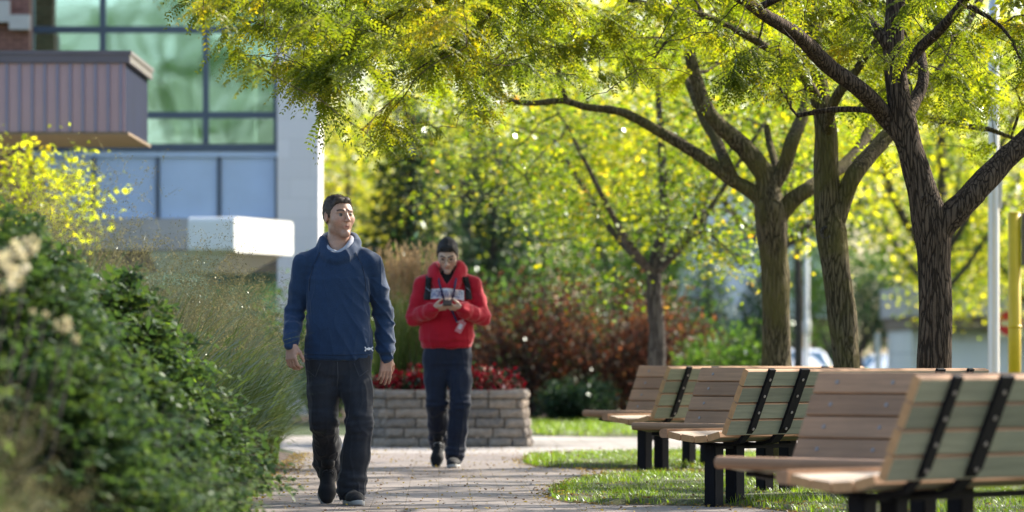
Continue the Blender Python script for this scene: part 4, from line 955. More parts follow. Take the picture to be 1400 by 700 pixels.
# blurred near plants: fine brown grass and cream flower heads
for k, (x, y, h) in enumerate([(-1.35, 10.6, .70), (-1.55, 11.2, .84), (-1.2, 10.0, .55)]):
    grass_clump('fine_grass', ['blurred fine grass tuft at the left edge', 'tallest blurred grass tuft at the left edge', 'lowest blurred grass tuft in the bottom left corner'][k], x, y, h,   .22, 260, .005, .16, leaf_blade_dk, 'blurred grasses nearest the camera', panicle=16)
m_cream = leafmat('cream_petal', [(0, (.45, .38, .24)), (1, (.68, .62, .44))], .35, 1.2, (1, 1, .8), .05)
hy = empty('hydrangea', (-1.9, 13.5, 0), 0, 'blurred shrub with papery cream flower heads at the left edge', 'flowering shrub'); b = MB(); P = []; 
for (hx, hy_, d, r) in ((18, 352, 13.5, .045), (2, 372, 13.3, .055), (40, 338, 13.7, .028), (87, 446, 13.5, .022), (62, 430, 13.6, .009), (45, 426, 13.6, .008), (104, 464, 13.5, .011)):
    X, Z = px(hx, hy_, d); X += 1.9; Y = d - 13.5; b.tube([(-.2, Y, .1), (X - .08, Y, Z * .6), (X, Y, Z)], .004, 5)
    v = nrm(RNG.normal(0, 1, (60, 3))) * r + np.array([X, Y, Z]); V, Q = leaf_quads(v, nrm(RNG.normal(0, 1, (60, 3))), min(.028, r * .7), min(.022, r * .55)); npmesh('flower_head', V, Q, m_cream, hy)
b.build('stems', m_bark3, hy)
PL = np.stack([RNG.uniform(-.5, .28, 500), RNG.uniform(-.3, .4, 500), RNG.uniform(.25, 1.02, 500)], 1); V, Q = leaf_quads(PL, nrm(RNG.normal(0, 1, (500, 3))), .075, .045); npmesh('foliage', V, Q, leaf_shrub, hy)

# ================================================================ BENCHES
def plankmat(name, c_, var=.22, bst=.3):
    m, nt, b = newmat(name); g = nt.nodes.new('ShaderNodeNewGeometry')
    base = ramp(nt, [(0, tuple(x * (1 - var) for x in c_)), (1, tuple(min(1, x * (1 + var * .6)) for x in c_))], g.outputs['Random Per Island'])
    n1 = tex(nt, 'noise', 6, stretch=(.35, 9, 9), detail=8, rough=.75); r1 = ramp(nt, [(.3, (.72, .71, .70)), (.62, (1.08, 1.06, 1.04))], n1)
    n2 = tex(nt, 'noise', 2.3, detail=5); r2 = ramp(nt, [(.3, (.84, .86, .88)), (.7, (1.08, 1.05, 1.02))], n2)
    x = nt.nodes.new('ShaderNodeMixRGB'); x.blend_type = 'MULTIPLY'; x.inputs[0].default_value = 1; y = nt.nodes.new('ShaderNodeMixRGB'); y.blend_type = 'MULTIPLY'; y.inputs[0].default_value = 1
    nt.links.new(base, x.inputs[1]); nt.links.new(r1, x.inputs[2]); nt.links.new(x.outputs[0], y.inputs[1]); nt.links.new(r2, y.inputs[2])
    nt.links.new(y.outputs[0], b.inputs['Base Color']); b.inputs['Roughness'].default_value = .7; b.inputs['Specular IOR Level'].default_value = .3
    bump(nt, b, n1, bst, .004); return m
m_plank = plankmat('brown_weathered_plank', (.43, .255, .145))
m_plank_end = simple('tan_plank_end', (.50, .28, .12), .75, .15, 30)
m_plank_back = plankmat('sage_grey_plank_back', (.275, .285, .215))
m_seat_top = plankmat('pale_worn_plank', (.47, .39, .30))
m_black = simple('black_powder_coat', (.010, .010, .012), .7, .15, 30, spec=.15, bmp=.1, bscale=200, bdist=.001)
m_bolt = simple('steel_bolt', (.32, .28, .25), .6, .1, 10, metal=.2)
def plank_mb(mb, L, cy_, cz_, ang, w_, t, top_mat, under=2):
    """plank running along x; centre (cy,cz), face direction angle ang (of its width) in yz; slots: 0 front/brown, 1 end, 2 back"""
    c, s = math.cos(ang), math.sin(ang); e = .005
    prof = [(-w_ / 2 + e, -t / 2), (w_ / 2 - e, -t / 2), (w_ / 2, -t / 2 + e), (w_ / 2, t / 2 - e), (w_ / 2 - e, t / 2), (-w_ / 2 + e, t / 2), (-w_ / 2, t / 2 - e), (-w_ / 2, -t / 2 + e)]
    P = [(cy_ + a * c - b_ * s, cz_ + a * s + b_ * c) for a, b_ in prof]
    j = random.uniform(-.004, .004)
    n = 8; vs = [(j, y, z) for y, z in P] + [(L + j, y, z) for y, z in P]
    fs = [(i, n + i, n + (i + 1) % n, (i + 1) % n) for i in range(n)] + [tuple(range(n)), tuple(range(n, 2 * n))[::-1]]
    mi = [under, 0, 0, 0, top_mat, 0, 0, 0, 1, 1]
    mb.add(vs, fs, mi)
def bench(label, x, y, rz, L, straps, legs):
    o = empty('park_bench', (x, y, 0), rz, label, 'bench', 'slatted park benches in facing pairs')
    rec = R(24); bw = .098; pitch = .104
    dy, dz = -math.sin(rec), math.cos(rec)          # up the backrest (towards -y)
    b = MB()
    for k in range(4):
        s = .055 + k * pitch; plank_mb(b, L, 0.0 + dy * s, .425 + dz * s, math.atan2(dz, dy), bw, .038, 2, 0)
    # widths run up the backrest; local 'top' (+t/2) side faces back
    bo = b.build('backrest', [m_plank, m_plank_end, m_plank_back], o)
    b = MB()
    for (yy, zz, an, w_, tm) in ((.075, .418, R(14), .095, 3), (.175, .402, R(4), .095, 3), (.275, .405, R(-6), .095, 3), (.375, .418, R(-10), .095, 3)):
        plank_mb(b, L, yy, zz, -an, w_, .038, tm)
    b.build('seat', [m_plank, m_plank_end, m_plank_back, m_seat_top], o)
    b = MB(); pr = []
    for k in range(7):
        a = R(-90 + 180 * k / 6); pr.append((.452 + .022 * math.cos(a) + .018, .432 + .026 * math.sin(a)))
    pr += [(.432, .458), (.432, .406)]
    b.bar([(y_, z_) for y_, z_ in pr], 0, L); b.build('front_rail', m_plank, o)
    # straps: steel bar behind the planks, bent under the seat
    path = [(dy * .43, .425 + dz * .43), (dy * .06, .425 + dz * .06), (.035, .388), (.10, .372), (.2, .366), (.30, .370), (.41, .385)]
    off = []
    for (yy, zz) in path[:2]: off.append((yy - dz * .026, zz + dy * .026))
    pathb = off + path[2:]
    for sx, sw in straps:
        b = MB(); th = .010; pp_ = [Vector((0, a, c_)) for a, c_ in pathb]; rows = []
        for i, p in enumerate(pp_):
            t = (pp_[min(i + 1, len(pp_) - 1)] - pp_[max(0, i - 1)]).normalized(); nv = Vector((0, -t.z, t.y)) * th
            rows.append([(sx - sw / 2, *(p - nv)[1:]), (sx + sw / 2, *(p - nv)[1:]), (sx + sw / 2, *(p + nv)[1:]), (sx - sw / 2, *(p + nv)[1:])])
        vs = [v for r in rows for v in r]; fs = [(i * 4 + k, i * 4 + (k + 1) % 4, (i + 1) * 4 + (k + 1) % 4, (i + 1) * 4 + k) for i in range(len(rows) - 1) for k in range(4)] + [(3, 2, 1, 0), tuple(len(vs) - 4 + k for k in range(4))]
        b.add(vs, fs); b.build('strap', m_black, o)
        for k in range(4):
            s = .055 + k * pitch; cy0, cz0 = dy * s, .425 + dz * s
            q = MB(); q.tube([(sx, cy0 + dz * .018, cz0 - dy * .018), (sx, cy0 + dz * .0225, cz0 - dy * .0225)], .010, 10); q.build('bolt', m_bolt, o)
            q = MB(); q.tube([(sx, cy0 - dz * .034, cz0 + dy * .034), (sx, cy0 - dz * .0395, cz0 + dy * .0395)], .009, 10); q.build('bolt', m_bolt, o)
    for sx in legs:
        b = MB(); b.box((sx - .042, .20, 0), (sx + .042, .284, .362)); b.build('leg', m_black, o, bevel=.006)
    b = MB(); b.box((min(legs) - .05, .215, .340), (max(legs) + .05, .27, .3635)); b.build('seat_beam', m_black, o)
    return o
AX = R(43)
def bench_G(label, X, Y, L=2.3): return bench(label, X, Y, R(90) - AX, L, [(.20, .05), (.50, .075), (L - .5, .075), (L - .2, .05)], [.20, .39, L - .39, L - .20])
def bench_B(label, Xf, Yf, L=1.35): return bench(label, Xf + L * math.sin(AX), Yf - L * math.cos(AX), R(90) + AX, L, [(L - .13, .05), (L - .45, .05), (.22, .05)], [L - .95, L - 1.15])
bench_G('bench seen from behind, nearest the camera at the right edge', 1.33, 15.4)
bench_B('brown-fronted bench facing the path, nearest of the three', 1.21, 18.3, 1.5)
bench_G('middle bench seen from behind, its sage back reaching the locust trunks', 1.22, 24.6)
bench_B('brown-fronted bench facing the path, middle of the three', 1.13, 27.9)
bench_G('farthest bench seen from behind, at the head of the row', 1.03, 31.5)
bench_B('brown-fronted bench facing the path, farthest and leftmost', .92, 34.4)
# ================================================================ PEOPLE (implicit surfaces -> meshes)
from mathutils.bvhtree import BVHTree
class Fld:
    def __init__(s, lo, hi, h):
        s.lo = np.array(lo, float); s.h = h; s.n = np.ceil((np.array(hi) - s.lo) / h).astype(int) + 1
        s.v = np.full(s.n, .08, np.float32)
        s.ax = [s.lo[i] + h * np.arange(s.n[i]) for i in range(3)]
    def sub(s, lo, hi, m):
        a = np.clip(((np.array(lo) - m - s.lo) / s.h).astype(int), 0, s.n - 1); b = np.clip(((np.array(hi) + m - s.lo) / s.h).astype(int) + 2, 1, s.n)
        sl = tuple(slice(a[i], b[i]) for i in range(3))
        X = s.ax[0][sl[0]][:, None, None]; Y = s.ax[1][sl[1]][None, :, None]; Z = s.ax[2][sl[2]][None, None, :]
        return sl, X, Y, Z
    def merge(s, sl, d, k, mode='u'):
        c = s.v[sl]
        if mode == 'u':
            if k > 0:
                h = np.maximum(k - np.abs(c - d), 0) / k; s.v[sl] = np.minimum(c, d) - h * h * k * .25
            else: s.v[sl] = np.minimum(c, d)
        elif mode == 's':
            d = -d; h = np.maximum(k - np.abs(c - d), 0) / max(k, 1e-6); s.v[sl] = np.maximum(c, d) + h * h * k * .25
    def cone(s, a, b, ra, rb, k=.02, sc=(1, 1, 1), mode='u'):
        a = np.array(a, float); b = np.array(b, float); R_ = max(ra, rb) * max(sc)
        sl, X, Y, Z = s.sub(np.minimum(a, b) - R_, np.maximum(a, b) + R_, .03 + k)
        sc = np.array(sc, float); pa = [(q - a[i]) / sc[i] for i, q in enumerate((X, Y, Z))]; ba = (b - a) / sc
        L = max((ba ** 2).sum(), 1e-9); t = np.clip((pa[0] * ba[0] + pa[1] * ba[1] + pa[2] * ba[2]) / L, 0, 1)
        d = np.sqrt((pa[0] - t * ba[0]) ** 2 + (pa[1] - t * ba[1]) ** 2 + (pa[2] - t * ba[2]) ** 2) - (ra + (rb - ra) * t)
        s.merge(sl, d * sc.min(), k, mode)
    def ell(s, c, r, k=.02, M=None, mode='u'):
        c = np.array(c, float); r = np.array(r, float); R_ = r.max()
        sl, X, Y, Z = s.sub(c - R_, c + R_, .025 + k)
        p = [X - c[0], Y - c[1], Z - c[2]]
        if M is not None:
            Mi = np.array(M).T; p = [Mi[i][0] * p[0] + Mi[i][1] * p[1] + Mi[i][2] * p[2] for i in range(3)]
        q0 = np.sqrt(sum((p[i] / r[i]) ** 2 for i in range(3))); q1 = np.sqrt(sum((p[i] / r[i] ** 2) ** 2 for i in range(3)))
        s.merge(sl, q0 * (q0 - 1) / np.maximum(q1, 1e-6), k, mode)
    def chain(s, pts, k=.02, **kw):
        for (a, b) in zip(pts[:-1], pts[1:]): s.cone(a[:3], b[:3], a[3], b[3], k, **kw)
    def slab(s, tab, k=.02, pw=2.3):
        """stack of super-ellipses: rows z, cx, cy, rx, ry"""
        T = np.array(tab, float); z0, z1 = T[0, 0], T[-1, 0]; rm = T[:, 3:].max() + .05
        sl, X, Y, Z = s.sub((T[:, 1].min() - rm, T[:, 2].min() - rm, z0), (T[:, 1].max() + rm, T[:, 2].max() + rm, z1), .03)
        cx, cy_, rx, ry = [np.interp(Z, T[:, 0], T[:, i]) for i in range(1, 5)]
        q = (np.abs((X - cx) / rx) ** pw + np.abs((Y - cy_) / ry) ** pw) ** (1 / pw)
        d = (q - 1) * np.minimum(rx, ry); e = np.maximum(z0 - Z, Z - z1)
        kk = .02; h = np.maximum(kk - np.abs(d - e), 0) / kk; d = np.maximum(d, e) + h * h * kk * .25
        s.merge(sl, d, k)
    def mesh(s):
        v = s.v; ins = v < 0; nx, ny, nz = v.shape
        c = ins[:-1, :-1, :-1].astype(np.int8)
        tot = np.zeros((nx - 1, ny - 1, nz - 1), np.int8)
        for i in (0, 1):
            for j in (0, 1):
                for k in (0, 1): tot += ins[i:nx - 1 + i, j:ny - 1 + j, k:nz - 1 + k]
        act = np.argwhere((tot > 0) & (tot < 8)); del tot
        idx = np.full((nx - 1, ny - 1, nz - 1), -1, np.int32); idx[act[:, 0], act[:, 1], act[:, 2]] = np.arange(len(act))
        co = [(i, j, k) for i in (0, 1) for j in (0, 1) for k in (0, 1)]
        cv = {q: v[act[:, 0] + q[0], act[:, 1] + q[1], act[:, 2] + q[2]].astype(float) for q in co}
        acc = np.zeros((len(act), 3)); cnt = np.zeros(len(act))
        for q in co:
            for ax in range(3):
                if q[ax] == 0:
                    r = list(q); r[ax] = 1; r = tuple(r); a, b = cv[q], cv[r]; m = (a < 0) != (b < 0); t = np.where(m, a / np.where(m, a - b, 1), 0)
                    p = np.tile(np.array(q, float), (len(act), 1)); p[:, ax] = t; acc += p * m[:, None]; cnt += m
        V = s.lo + (act + acc / cnt[:, None]) * s.h
        Fs = []
        for ax in range(3):
            a1, a2 = (ax + 1) % 3, (ax + 2) % 3
            A = np.take(ins, range(v.shape[ax] - 1), ax); B_ = np.take(ins, range(1, v.shape[ax]), ax)
            e = np.argwhere(A != B_); e = e[(e[:, a1] > 0) & (e[:, a2] > 0) & (e[:, a1] < v.shape[a1] - 1) & (e[:, a2] < v.shape[a2] - 1)]
            inside = ins[e[:, 0], e[:, 1], e[:, 2]]
            def g(d1, d2):
                q = e.copy(); q[:, a1] -= d1; q[:, a2] -= d2; return idx[q[:, 0], q[:, 1], q[:, 2]]
            quad = np.stack([g(1, 1), g(0, 1), g(0, 0), g(1, 0)], 1); quad[~inside] = quad[~inside][:, ::-1]; Fs.append(quad)
        return V, np.concatenate(Fs)

def vnormals(V, Q):
    n = np.cross(V[Q[:, 2]] - V[Q[:, 0]], V[Q[:, 3]] - V[Q[:, 1]]); N = np.zeros_like(V)
    for i in range(4): np.add.at(N, Q[:, i], n)
    return nrm(N)
def nz(V, s, off=0):
    return np.array([mnoise.noise(Vector((a * s[0] + off, b * s[1] + off * .7, c * s[2]))) for a, b, c in V])
def ridged(x): return 1 - np.abs(x) * 2.2
def setcol(o, cols):
    at = o.data.color_attributes.new('tone', 'FLOAT_COLOR', 'POINT'); a = np.ones((len(o.data.vertices), 4), np.float32); a[:, :3] = cols; at.data.foreach_set('color', a.ravel())
def skinmat(name):
    m, nt, b = newmat(name); at = nt.nodes.new('ShaderNodeVertexColor'); at.layer_name = 'tone'
    n = tex(nt, 'noise', 90, detail=4); r = ramp(nt, [(.3, (.88, .86, .86)), (.7, (1.06, 1.04, 1.03))], n)
    x = nt.nodes.new('ShaderNodeMixRGB'); x.blend_type = 'MULTIPLY'; x.inputs[0].default_value = 1
    nt.links.new(at.outputs[0], x.inputs[1]); nt.links.new(r, x.inputs[2]); nt.links.new(x.outputs[0], b.inputs['Base Color'])
    b.inputs['Roughness'].default_value = .48; b.inputs['Subsurface Weight'].default_value = .12; b.inputs['Subsurface Radius'].default_value = (.012, .005, .003)
    return m
def clothmat(name, c, c2, scale=220, rough=.85, sheen=.35, big=3):
    m, nt, b = newmat(name)
    f = tex(nt, 'noise', scale, detail=3); g = tex(nt, 'noise', big, detail=4)
    a = ramp(nt, [(.35, c2), (.65, c)], f); r = ramp(nt, [(.3, (.82, .82, .82)), (.7, (1.1, 1.1, 1.1))], g)
    x = nt.nodes.new('ShaderNodeMixRGB'); x.blend_type = 'MULTIPLY'; x.inputs[0].default_value = 1
    nt.links.new(a, x.inputs[1]); nt.links.new(r, x.inputs[2]); nt.links.new(x.outputs[0], b.inputs['Base Color'])
    b.inputs['Roughness'].default_value = rough; b.inputs['Sheen Weight'].default_value = sheen; b.inputs['Sheen Roughness'].default_value = .4
    b.inputs['Specular IOR Level'].default_value = .3
    bump(nt, b, f, .25, .002); return m

def rot(yaw, pitch, roll=0):
    """yaw > 0 turns the face to the picture's right, pitch > 0 tips it up; figures face -y"""
    return Matrix.Rotation(yaw, 3, 'Z') @ Matrix.Rotation(-pitch, 3, 'X') @ Matrix.Rotation(roll, 3, 'Y')

class Head:
    def __init__(s, piv, M, sc=1.0): s.p = Vector(piv); s.M = M; s.sc = sc
    def w(s, *q): return tuple(s.p + s.M @ (Vector(q) * s.sc))
    def inv(s, V): return (V - np.array(s.p)) @ np.array(s.M) / s.sc       # world -> head coordinates
HM = None
def build_head(F_, H, wide=1.0, jaw=1.0):
    """head coordinates: origin at the middle of the skull, face towards -y; crown z=.115, chin z=-.125"""
    M = np.array(H.M); s = H.sc
    def E(c, r, k=.02, mode='u'): F_.ell(H.w(*c), np.array(r) * s, k, M, mode)
    def C(a, b, ra, rb, k=.015, mode='u'): F_.cone(H.w(*a), H.w(*b), ra * s, rb * s, k, mode=mode)
    w_ = wide
    E((0, .018, .025), (.074 * w_, .092, .088), .02)
    E((0, -.022, .015), (.066 * w_, .066, .078), .03)
    E((0, -.030, -.045), (.056 * w_ * jaw, .056, .062), .03)
    C((-.040 * jaw, -.005, -.072), (0, -.062, -.104), .020, .017, .03); C((.040 * jaw, -.005, -.072), (0, -.062, -.104), .020, .017, .03)
    E((0, -.072, -.108), (.020 * jaw, .016, .015), .02)
    for sx in (-1, 1):
        E((sx * .042, -.058, -.024), (.022, .016, .018), .035)                        # cheekbone
        C((sx * .016, -.088, .026), (sx * .046, -.074, .024), .0085, .007, .014)      # brow
        E((sx * .031, -.096, .004), (.017, .017, .0115), .012, 's')                   # socket
        E((sx * .031, -.0735, .004), (.0135, .0135, .0115), .003)                     # eyeball
        C((sx * .019, -.0845, .0088), (sx * .043, -.0775, .0075), .0042, .0036, .004)    # upper lid
        C((sx * .021, -.0825, -.004), (sx * .042, -.0765, -.003), .0026, .0024, .005)  # lower lid
        E((sx * .0765 * w_, .012, -.002), (.0065, .020, .031), .006)                  # ear
        E((sx * .083 * w_, .008, .003), (.0045, .010, .016), .004, 's')
        E((sx * .012, -.104, -.032), (.0085, .010, .0075), .006)                      # nostril wing
        E((sx * .0065, -.107, -.0395), (.0035, .006, .003), .002, 's')
    C((0, -.090, .012), (0, -.112, -.028), .0085, .0105, .010)
    E((0, -.113, -.030), (.0105, .0095, .0085), .006)
    E((0, -.078, -.056), (.024, .011, .013), .018)
    C((-.020, -.082, -.0635), (0, -.0905, -.0612), .0030, .0036, .006); C((.020, -.082, -.0635), (0, -.0905, -.0612), .0030, .0036, .006)
    C((-.015, -.0830, -.0715), (.015, -.0830, -.0715), .0042, .0042, .008)
    C((-.021, -.0895, -.0668), (.021, -.0895, -.0668), .0018, .0018, .003, 's')
def head_cols(V, H, skin, lip, brow, iris, stubble=0.0):
    q = H.inv(V); cols = np.tile(np.array(skin), (len(V), 1)); face = (q[:, 1] < .02) & (np.abs(q[:, 2]) < .16) & (np.abs(q[:, 0]) < .12)
    def g(c, r): return np.exp(-(((q - np.array(c)) / np.array(r)) ** 2).sum(1)) * face
    def mix(wt, c):
        wt = np.clip(wt, 0, 1)[:, None]; cols[:] = cols * (1 - wt) + np.array(c) * wt
    sk = np.array(skin)
    for sx in (-1, 1): mix(g((sx * .042, -.07, -.03), (.022, .03, .02)) * .35, sk * [1.08, .78, .74]); mix(g((sx * .078, .01, 0), (.014, .03, .035)) * .5, sk * [1.05, .75, .7])
    mix(g((0, -.112, -.03), (.014, .02, .014)) * .4, sk * [1.08, .78, .74])
    mix(np.clip((-.045 - q[:, 2]) / .03, 0, 1) * (q[:, 2] > -.14) * face * stubble * (1 - g((0, -.09, -.066), (.03, .03, .014))), sk * [.55, .52, .55])
    mix(g((0, -.088, -.0665), (.020, .02, .0075)) * 1.1, lip)
    for sx in (-1, 1):
        t = (np.abs(q[:, 0]) - .014) / .036; zb = .026 + .006 * np.sin(np.clip(t, 0, 1) * 2.6)
        wb = np.exp(-((q[:, 2] - zb) / .0042) ** 2) * ((t > -.1) & (t < 1.08)) * (q[:, 1] < -.055) * face; mix(wb * .95, brow)
        d = np.sqrt((q[:, 0] - sx * .031) ** 2 + (q[:, 2] - .004) ** 2 + ((q[:, 1] + .0735)) ** 2); ball = (d < .0148) & (q[:, 1] < -.07)
        mix(ball * 1.0, (.24, .20, .18)); mix(((np.hypot(q[:, 0] - sx * .031 - 0.0015, q[:, 2] - .004) < .0072) & (q[:, 1] < -.07)) * 1.0, iris)
        mix(np.exp(-(((q[:, 2] - .0125) / .0024) ** 2 + ((q[:, 0] - sx * .031) / .016) ** 2)) * (q[:, 1] < -.065) * .7, (.05, .03, .025))
    return cols
def hair_mesh(H, lo_front, col, name, parent, wide=1.0, thick=.008, seed=0, flat=0.0, side=.0, offset=None):
    """short hair: shell over the skull, cut away from the face and the neck"""
    F_ = Fld((-.11, -.13, -.12), (.11, .14, .15), .003)
    F_.ell((0, .018, .027), (.074 * wide + thick, .092 + thick, .088 + thick * 1.3), .01); F_.ell((0, -.022, .017), (.066 * wide + thick * .9, .066 + thick * .6, .078 + thick * 1.5), .02)
    F_.ell((0, .03, .07), (.06 * wide, .07, .05 + thick), .02)
    if flat: F_.cone((-.035, -.052, .090), (.035, -.052, .090), .012 + flat * .002, .012 + flat * .002, .03)
    X = F_.ax[0][:, None, None]; Y = F_.ax[1][None, :, None]; Z = F_.ax[2][None, None, :]
    # keep: above the hairline
    line = np.interp(Y, [-.13, -.085, -.060, -.045, -.020, .0, .03, .06, .14], [lo_front, lo_front, lo_front - .004, lo_front - .03, -.012 + side, -.005, -.045, -.062, -.07])
    line = line + .012 * np.clip(1 - np.abs(X) / .03, 0, 1) * 0 - .0
    cut = (line - Z) * .8
    nsd = .0004 * np.sin(X * 420 + seed) * np.sin(Y * 390) + 0 * Z
    F_.v = np.maximum(F_.v + nsd, cut).astype(np.float32)
    V, Q = F_.mesh(); N = vnormals(V, Q)
    V = V + N * (nz(V, (60, 34, 60), seed) * .0030 + nz(V, (170, 60, 170), seed) * .0012)[:, None]
    Vw = np.array(H.p) + (V * H.sc) @ np.array(H.M).T
    n = 6500; fi = RNG.integers(0, len(Q), n); B = V[Q[fi]].mean(1); Nf = N[Q[fi, 0]]; keep = B[:, 2] > -.06; B, Nf = B[keep], Nf[keep]; n = len(B)
    grow = nrm(Nf * .55 + np.array([0, -.35, -.15]) * (B[:, 2:3] > .05) + np.array([0, .1, -1.0]) * (B[:, 2:3] <= .05) + RNG.normal(0, .22, (n, 3)))
    Vb, Qb = leaf_quads(B - Nf * .001, grow, RNG.uniform(.004, .009, n) * (1 + thick * 40), .0016); Vb = np.array(H.p) + (Vb * H.sc) @ np.array(H.M).T
    Va, Qa = catmesh([(Vw, Q), (Vb, Qb)])
    return npmesh(name, Va, Qa, col, parent, True)

def hand(F_, wrist, d, pn, thumb, curl, scale=1.0, spread=.06, k=.006, thumb_curl=.5):
    """wrist point, pointing direction d, palm normal pn, thumb side vector; curl = radians per finger joint"""
    w0 = Vector(wrist); d = Vector(d).normalized(); pn = (Vector(pn) - d * Vector(pn).dot(d)).normalized(); th = d.cross(pn); th = th if th.dot(Vector(thumb)) > 0 else -th
    s = scale
    def P(a, b, c): return w0 + d * a * s + th * b * s + pn * c * s
    F_.cone(P(-.03, 0, 0), P(.012, 0, 0), .027 * s, .027 * s, .02)
    for b in (-.026, -.009, .009, .026):
        F_.cone(P(.015, b * .7, 0), P(.082, b, .002), .0145 * s, .0115 * s, .012)
    F_.cone(P(.02, .022, .008), P(.05, .030, .010), .016 * s, .013 * s, .012)
    for i, (b, L) in enumerate(((.029, .92), (.0098, 1.02), (-.0098, .97), (-.028, .78))):
        p = P(.082, b, .001); cu = curl[i] if isinstance(curl, (list, tuple)) else curl * (1 + .08 * i); ang = cu * .75
        fan = (b / .03) * spread
        for j, (seg, r0, r1) in enumerate(((.043, .0098, .0090), (.027, .0088, .0080), (.021, .0080, .0066))):
            v = (d * math.cos(ang) + pn * math.sin(ang) + th * fan).normalized(); q = p + v * seg * L * s
            F_.cone(p, q, r0 * s, r1 * s, .0035); p = q; ang += cu
    p = P(.022, .030, .010); v = (d * .80 + th * (.42 + spread) + pn * .35).normalized()
    for seg, r0, r1 in ((.034, .0125, .0105), (.030, .0105, .0095), (.024, .0095, .0075)):
        q = p + v * seg * s; F_.cone(p, q, r0 * s, r1 * s, .006); p = q; v = (v + d * thumb_curl * .5 + pn * .25 - th * thumb_curl * .3).normalized()

def shoe(parent, ankle_M, side=1, sole_c=None, upper=None, lace=None, scale=1.0):
    """running shoe, local: sole on z=0, heel at y=+.06, toe at y=-.22; placed with ankle_M"""
    F_ = Fld((-.08, -.26, -.01), (.08, .12, .17), .0035)
    F_.cone((0, .040, .060), (0, -.02, .058), .040, .043, .02, (1, 1, .95)); F_.cone((0, -.02, .056), (side * .006, -.14, .042), .043, .045, .03, (1, 1, .8))
    F_.cone((side * .006, -.14, .040), (side * .008, -.185, .036), .044, .034, .03, (1, 1, .8)); F_.cone((0, .022, .07), (0, .012, .128), .040, .040, .02)
    F_.cone((0, -.01, .085), (0, -.09, .066), .022, .018, .02)
    Z = F_.ax[2][None, None, :]; F_.v = np.maximum(F_.v, (.020 - Z)).astype(np.float32)
    V, Q = F_.mesh()
    def T(V): return np.array([tuple(ankle_M @ Vector(v * scale)) for v in V])
    o = npmesh('shoe', T(V), Q, upper, parent, True)
    G = Fld((-.08, -.26, -.01), (.08, .12, .06), .0035)
    G.cone((0, .045, .018), (0, -.03, .018), .042, .040, .02); G.cone((0, -.03, .018), (side * .008, -.14, .018), .040, .049, .02); G.cone((side * .008, -.14, .018), (side * .01, -.185, .02), .049, .038, .02)
    Z = G.ax[2][None, None, :]; Y = G.ax[1][None, :, None]; lift = np.clip((-Y - .15) / .1, 0, 1) ** 2 * .02
    G.v = np.maximum(G.v, np.maximum(Z - .030 - lift, -Z + lift)).astype(np.float32)
    V, Q = G.mesh(); npmesh('sole', T(V), Q, sole_c, o, True)
    b = MB()
    for i in range(5):
        y = -.035 - i * .017; z = .107 - i * .0085
        b.tube([ankle_M @ Vector((x * scale, (y - .004 * (1 if x > 0 else -1)) * scale, (z - abs(x) * .35) * scale)) for x in (-.026, -.012, 0, .012, .026)], .0032, 6)
    for sx in (-1, 1): b.tube([ankle_M @ Vector(v) for v in ((0, -.03, .112), (sx * .02, -.04, .120), (sx * .034, -.045, .108), (sx * .030, -.055, .090))], .0028, 6)
    b.build('lace', lace, o, True)
    return o

def figure(label, loc, rz=0):
    return empty('person', loc, rz, label, 'person')
def project(bvh, x, z, y0=-.8, off=.003):
    h = bvh.ray_cast(Vector((x, y0, z)), Vector((0, 1, 0)))
    return None if h[0] is None else h[0] + (h[1] if h[1].y < 0 else -h[1]) * off
def bvh_of(V, Q): return BVHTree.FromPolygons([tuple(v) for v in V], [tuple(int(i) for i in q) for q in Q])

# ---------------------------------------------------------------- the man
MX, MY = (462 - 700) / 230.0, 25.38
man = figure('man in a navy blue sweatshirt and dark jeans walking with empty hands', (MX, MY, 0))
skin = (.52, .31, .225)
Hm = Head((.004, .008, 1.716), rot(R(31), R(2), R(-3)), 1.03)
Fb = Fld((-.42, -.42, .02), (.42, .42, 1.88), .004)
build_head(Fb, Hm, 1.02, 1.06)
Fb.chain([(0, .035, 1.66, .058), (0, .035, 1.57, .060), (0, .03, 1.49, .072)], .03)
Fb.slab([(.86, 0, .01, .15, .095), (1.1, 0, .01, .155, .10), (1.3, 0, .01, .165, .10), (1.43, 0, .02, .15, .085), (1.48, 0, .02, .09, .06)], .03)
RS, RE, RW = (-.195, .01, 1.43), (-.262, .03, 1.135), (-.272, -.135, .955)
LS, LE, LW = (.20, .015, 1.43), (.266, .06, 1.135), (.288, .035, .885)
for S_, E_, W_ in ((RS, RE, RW), (LS, LE, LW)):
    Fb.chain([(*S_, .05), (*E_, .038), (*W_, .027)], .02)
hand(Fb, RW, (0.0, -.18, -1), (.55, .75, -.1), (1, -.4, 0), [.62, .60, .62, .66], 1.06, thumb_curl=.7)
hand(Fb, LW, (-.06, .05, -1), (-.35, .9, 0), (1, -.3, .0), [.28, .30, .34, .42], 1.06, thumb_curl=.7)
RH, RK, RA = (-.093, .01, .88), (-.083, -.035, .50), (-.062, .265, .215)
LH, LK, LA = (.097, .01, .88), (.132, -.11, .48), (.082, -.105, .10)
for a, b_, c in ((RH, RK, RA), (LH, LK, LA)): Fb.chain([(*a, .075), (*b_, .05), (*c, .035)], .02)
V, Q = Fb.mesh()
m_skin = skinmat('skin')
body = npmesh('body', V, Q, m_skin, man, True); setcol(body, head_cols(V, Hm, skin, (.42, .17, .14), (.05, .03, .02), (.05, .045, .03), .35))
m_hair1 = simple('dark_brown_hair', (.048, .029, .019), .55, .5, 60, bmp=.6, bscale=160, bdist=.003)
hair_mesh(Hm, .074, m_hair1, 'hair', man, 1.02, .0045, 1, flat=.5)
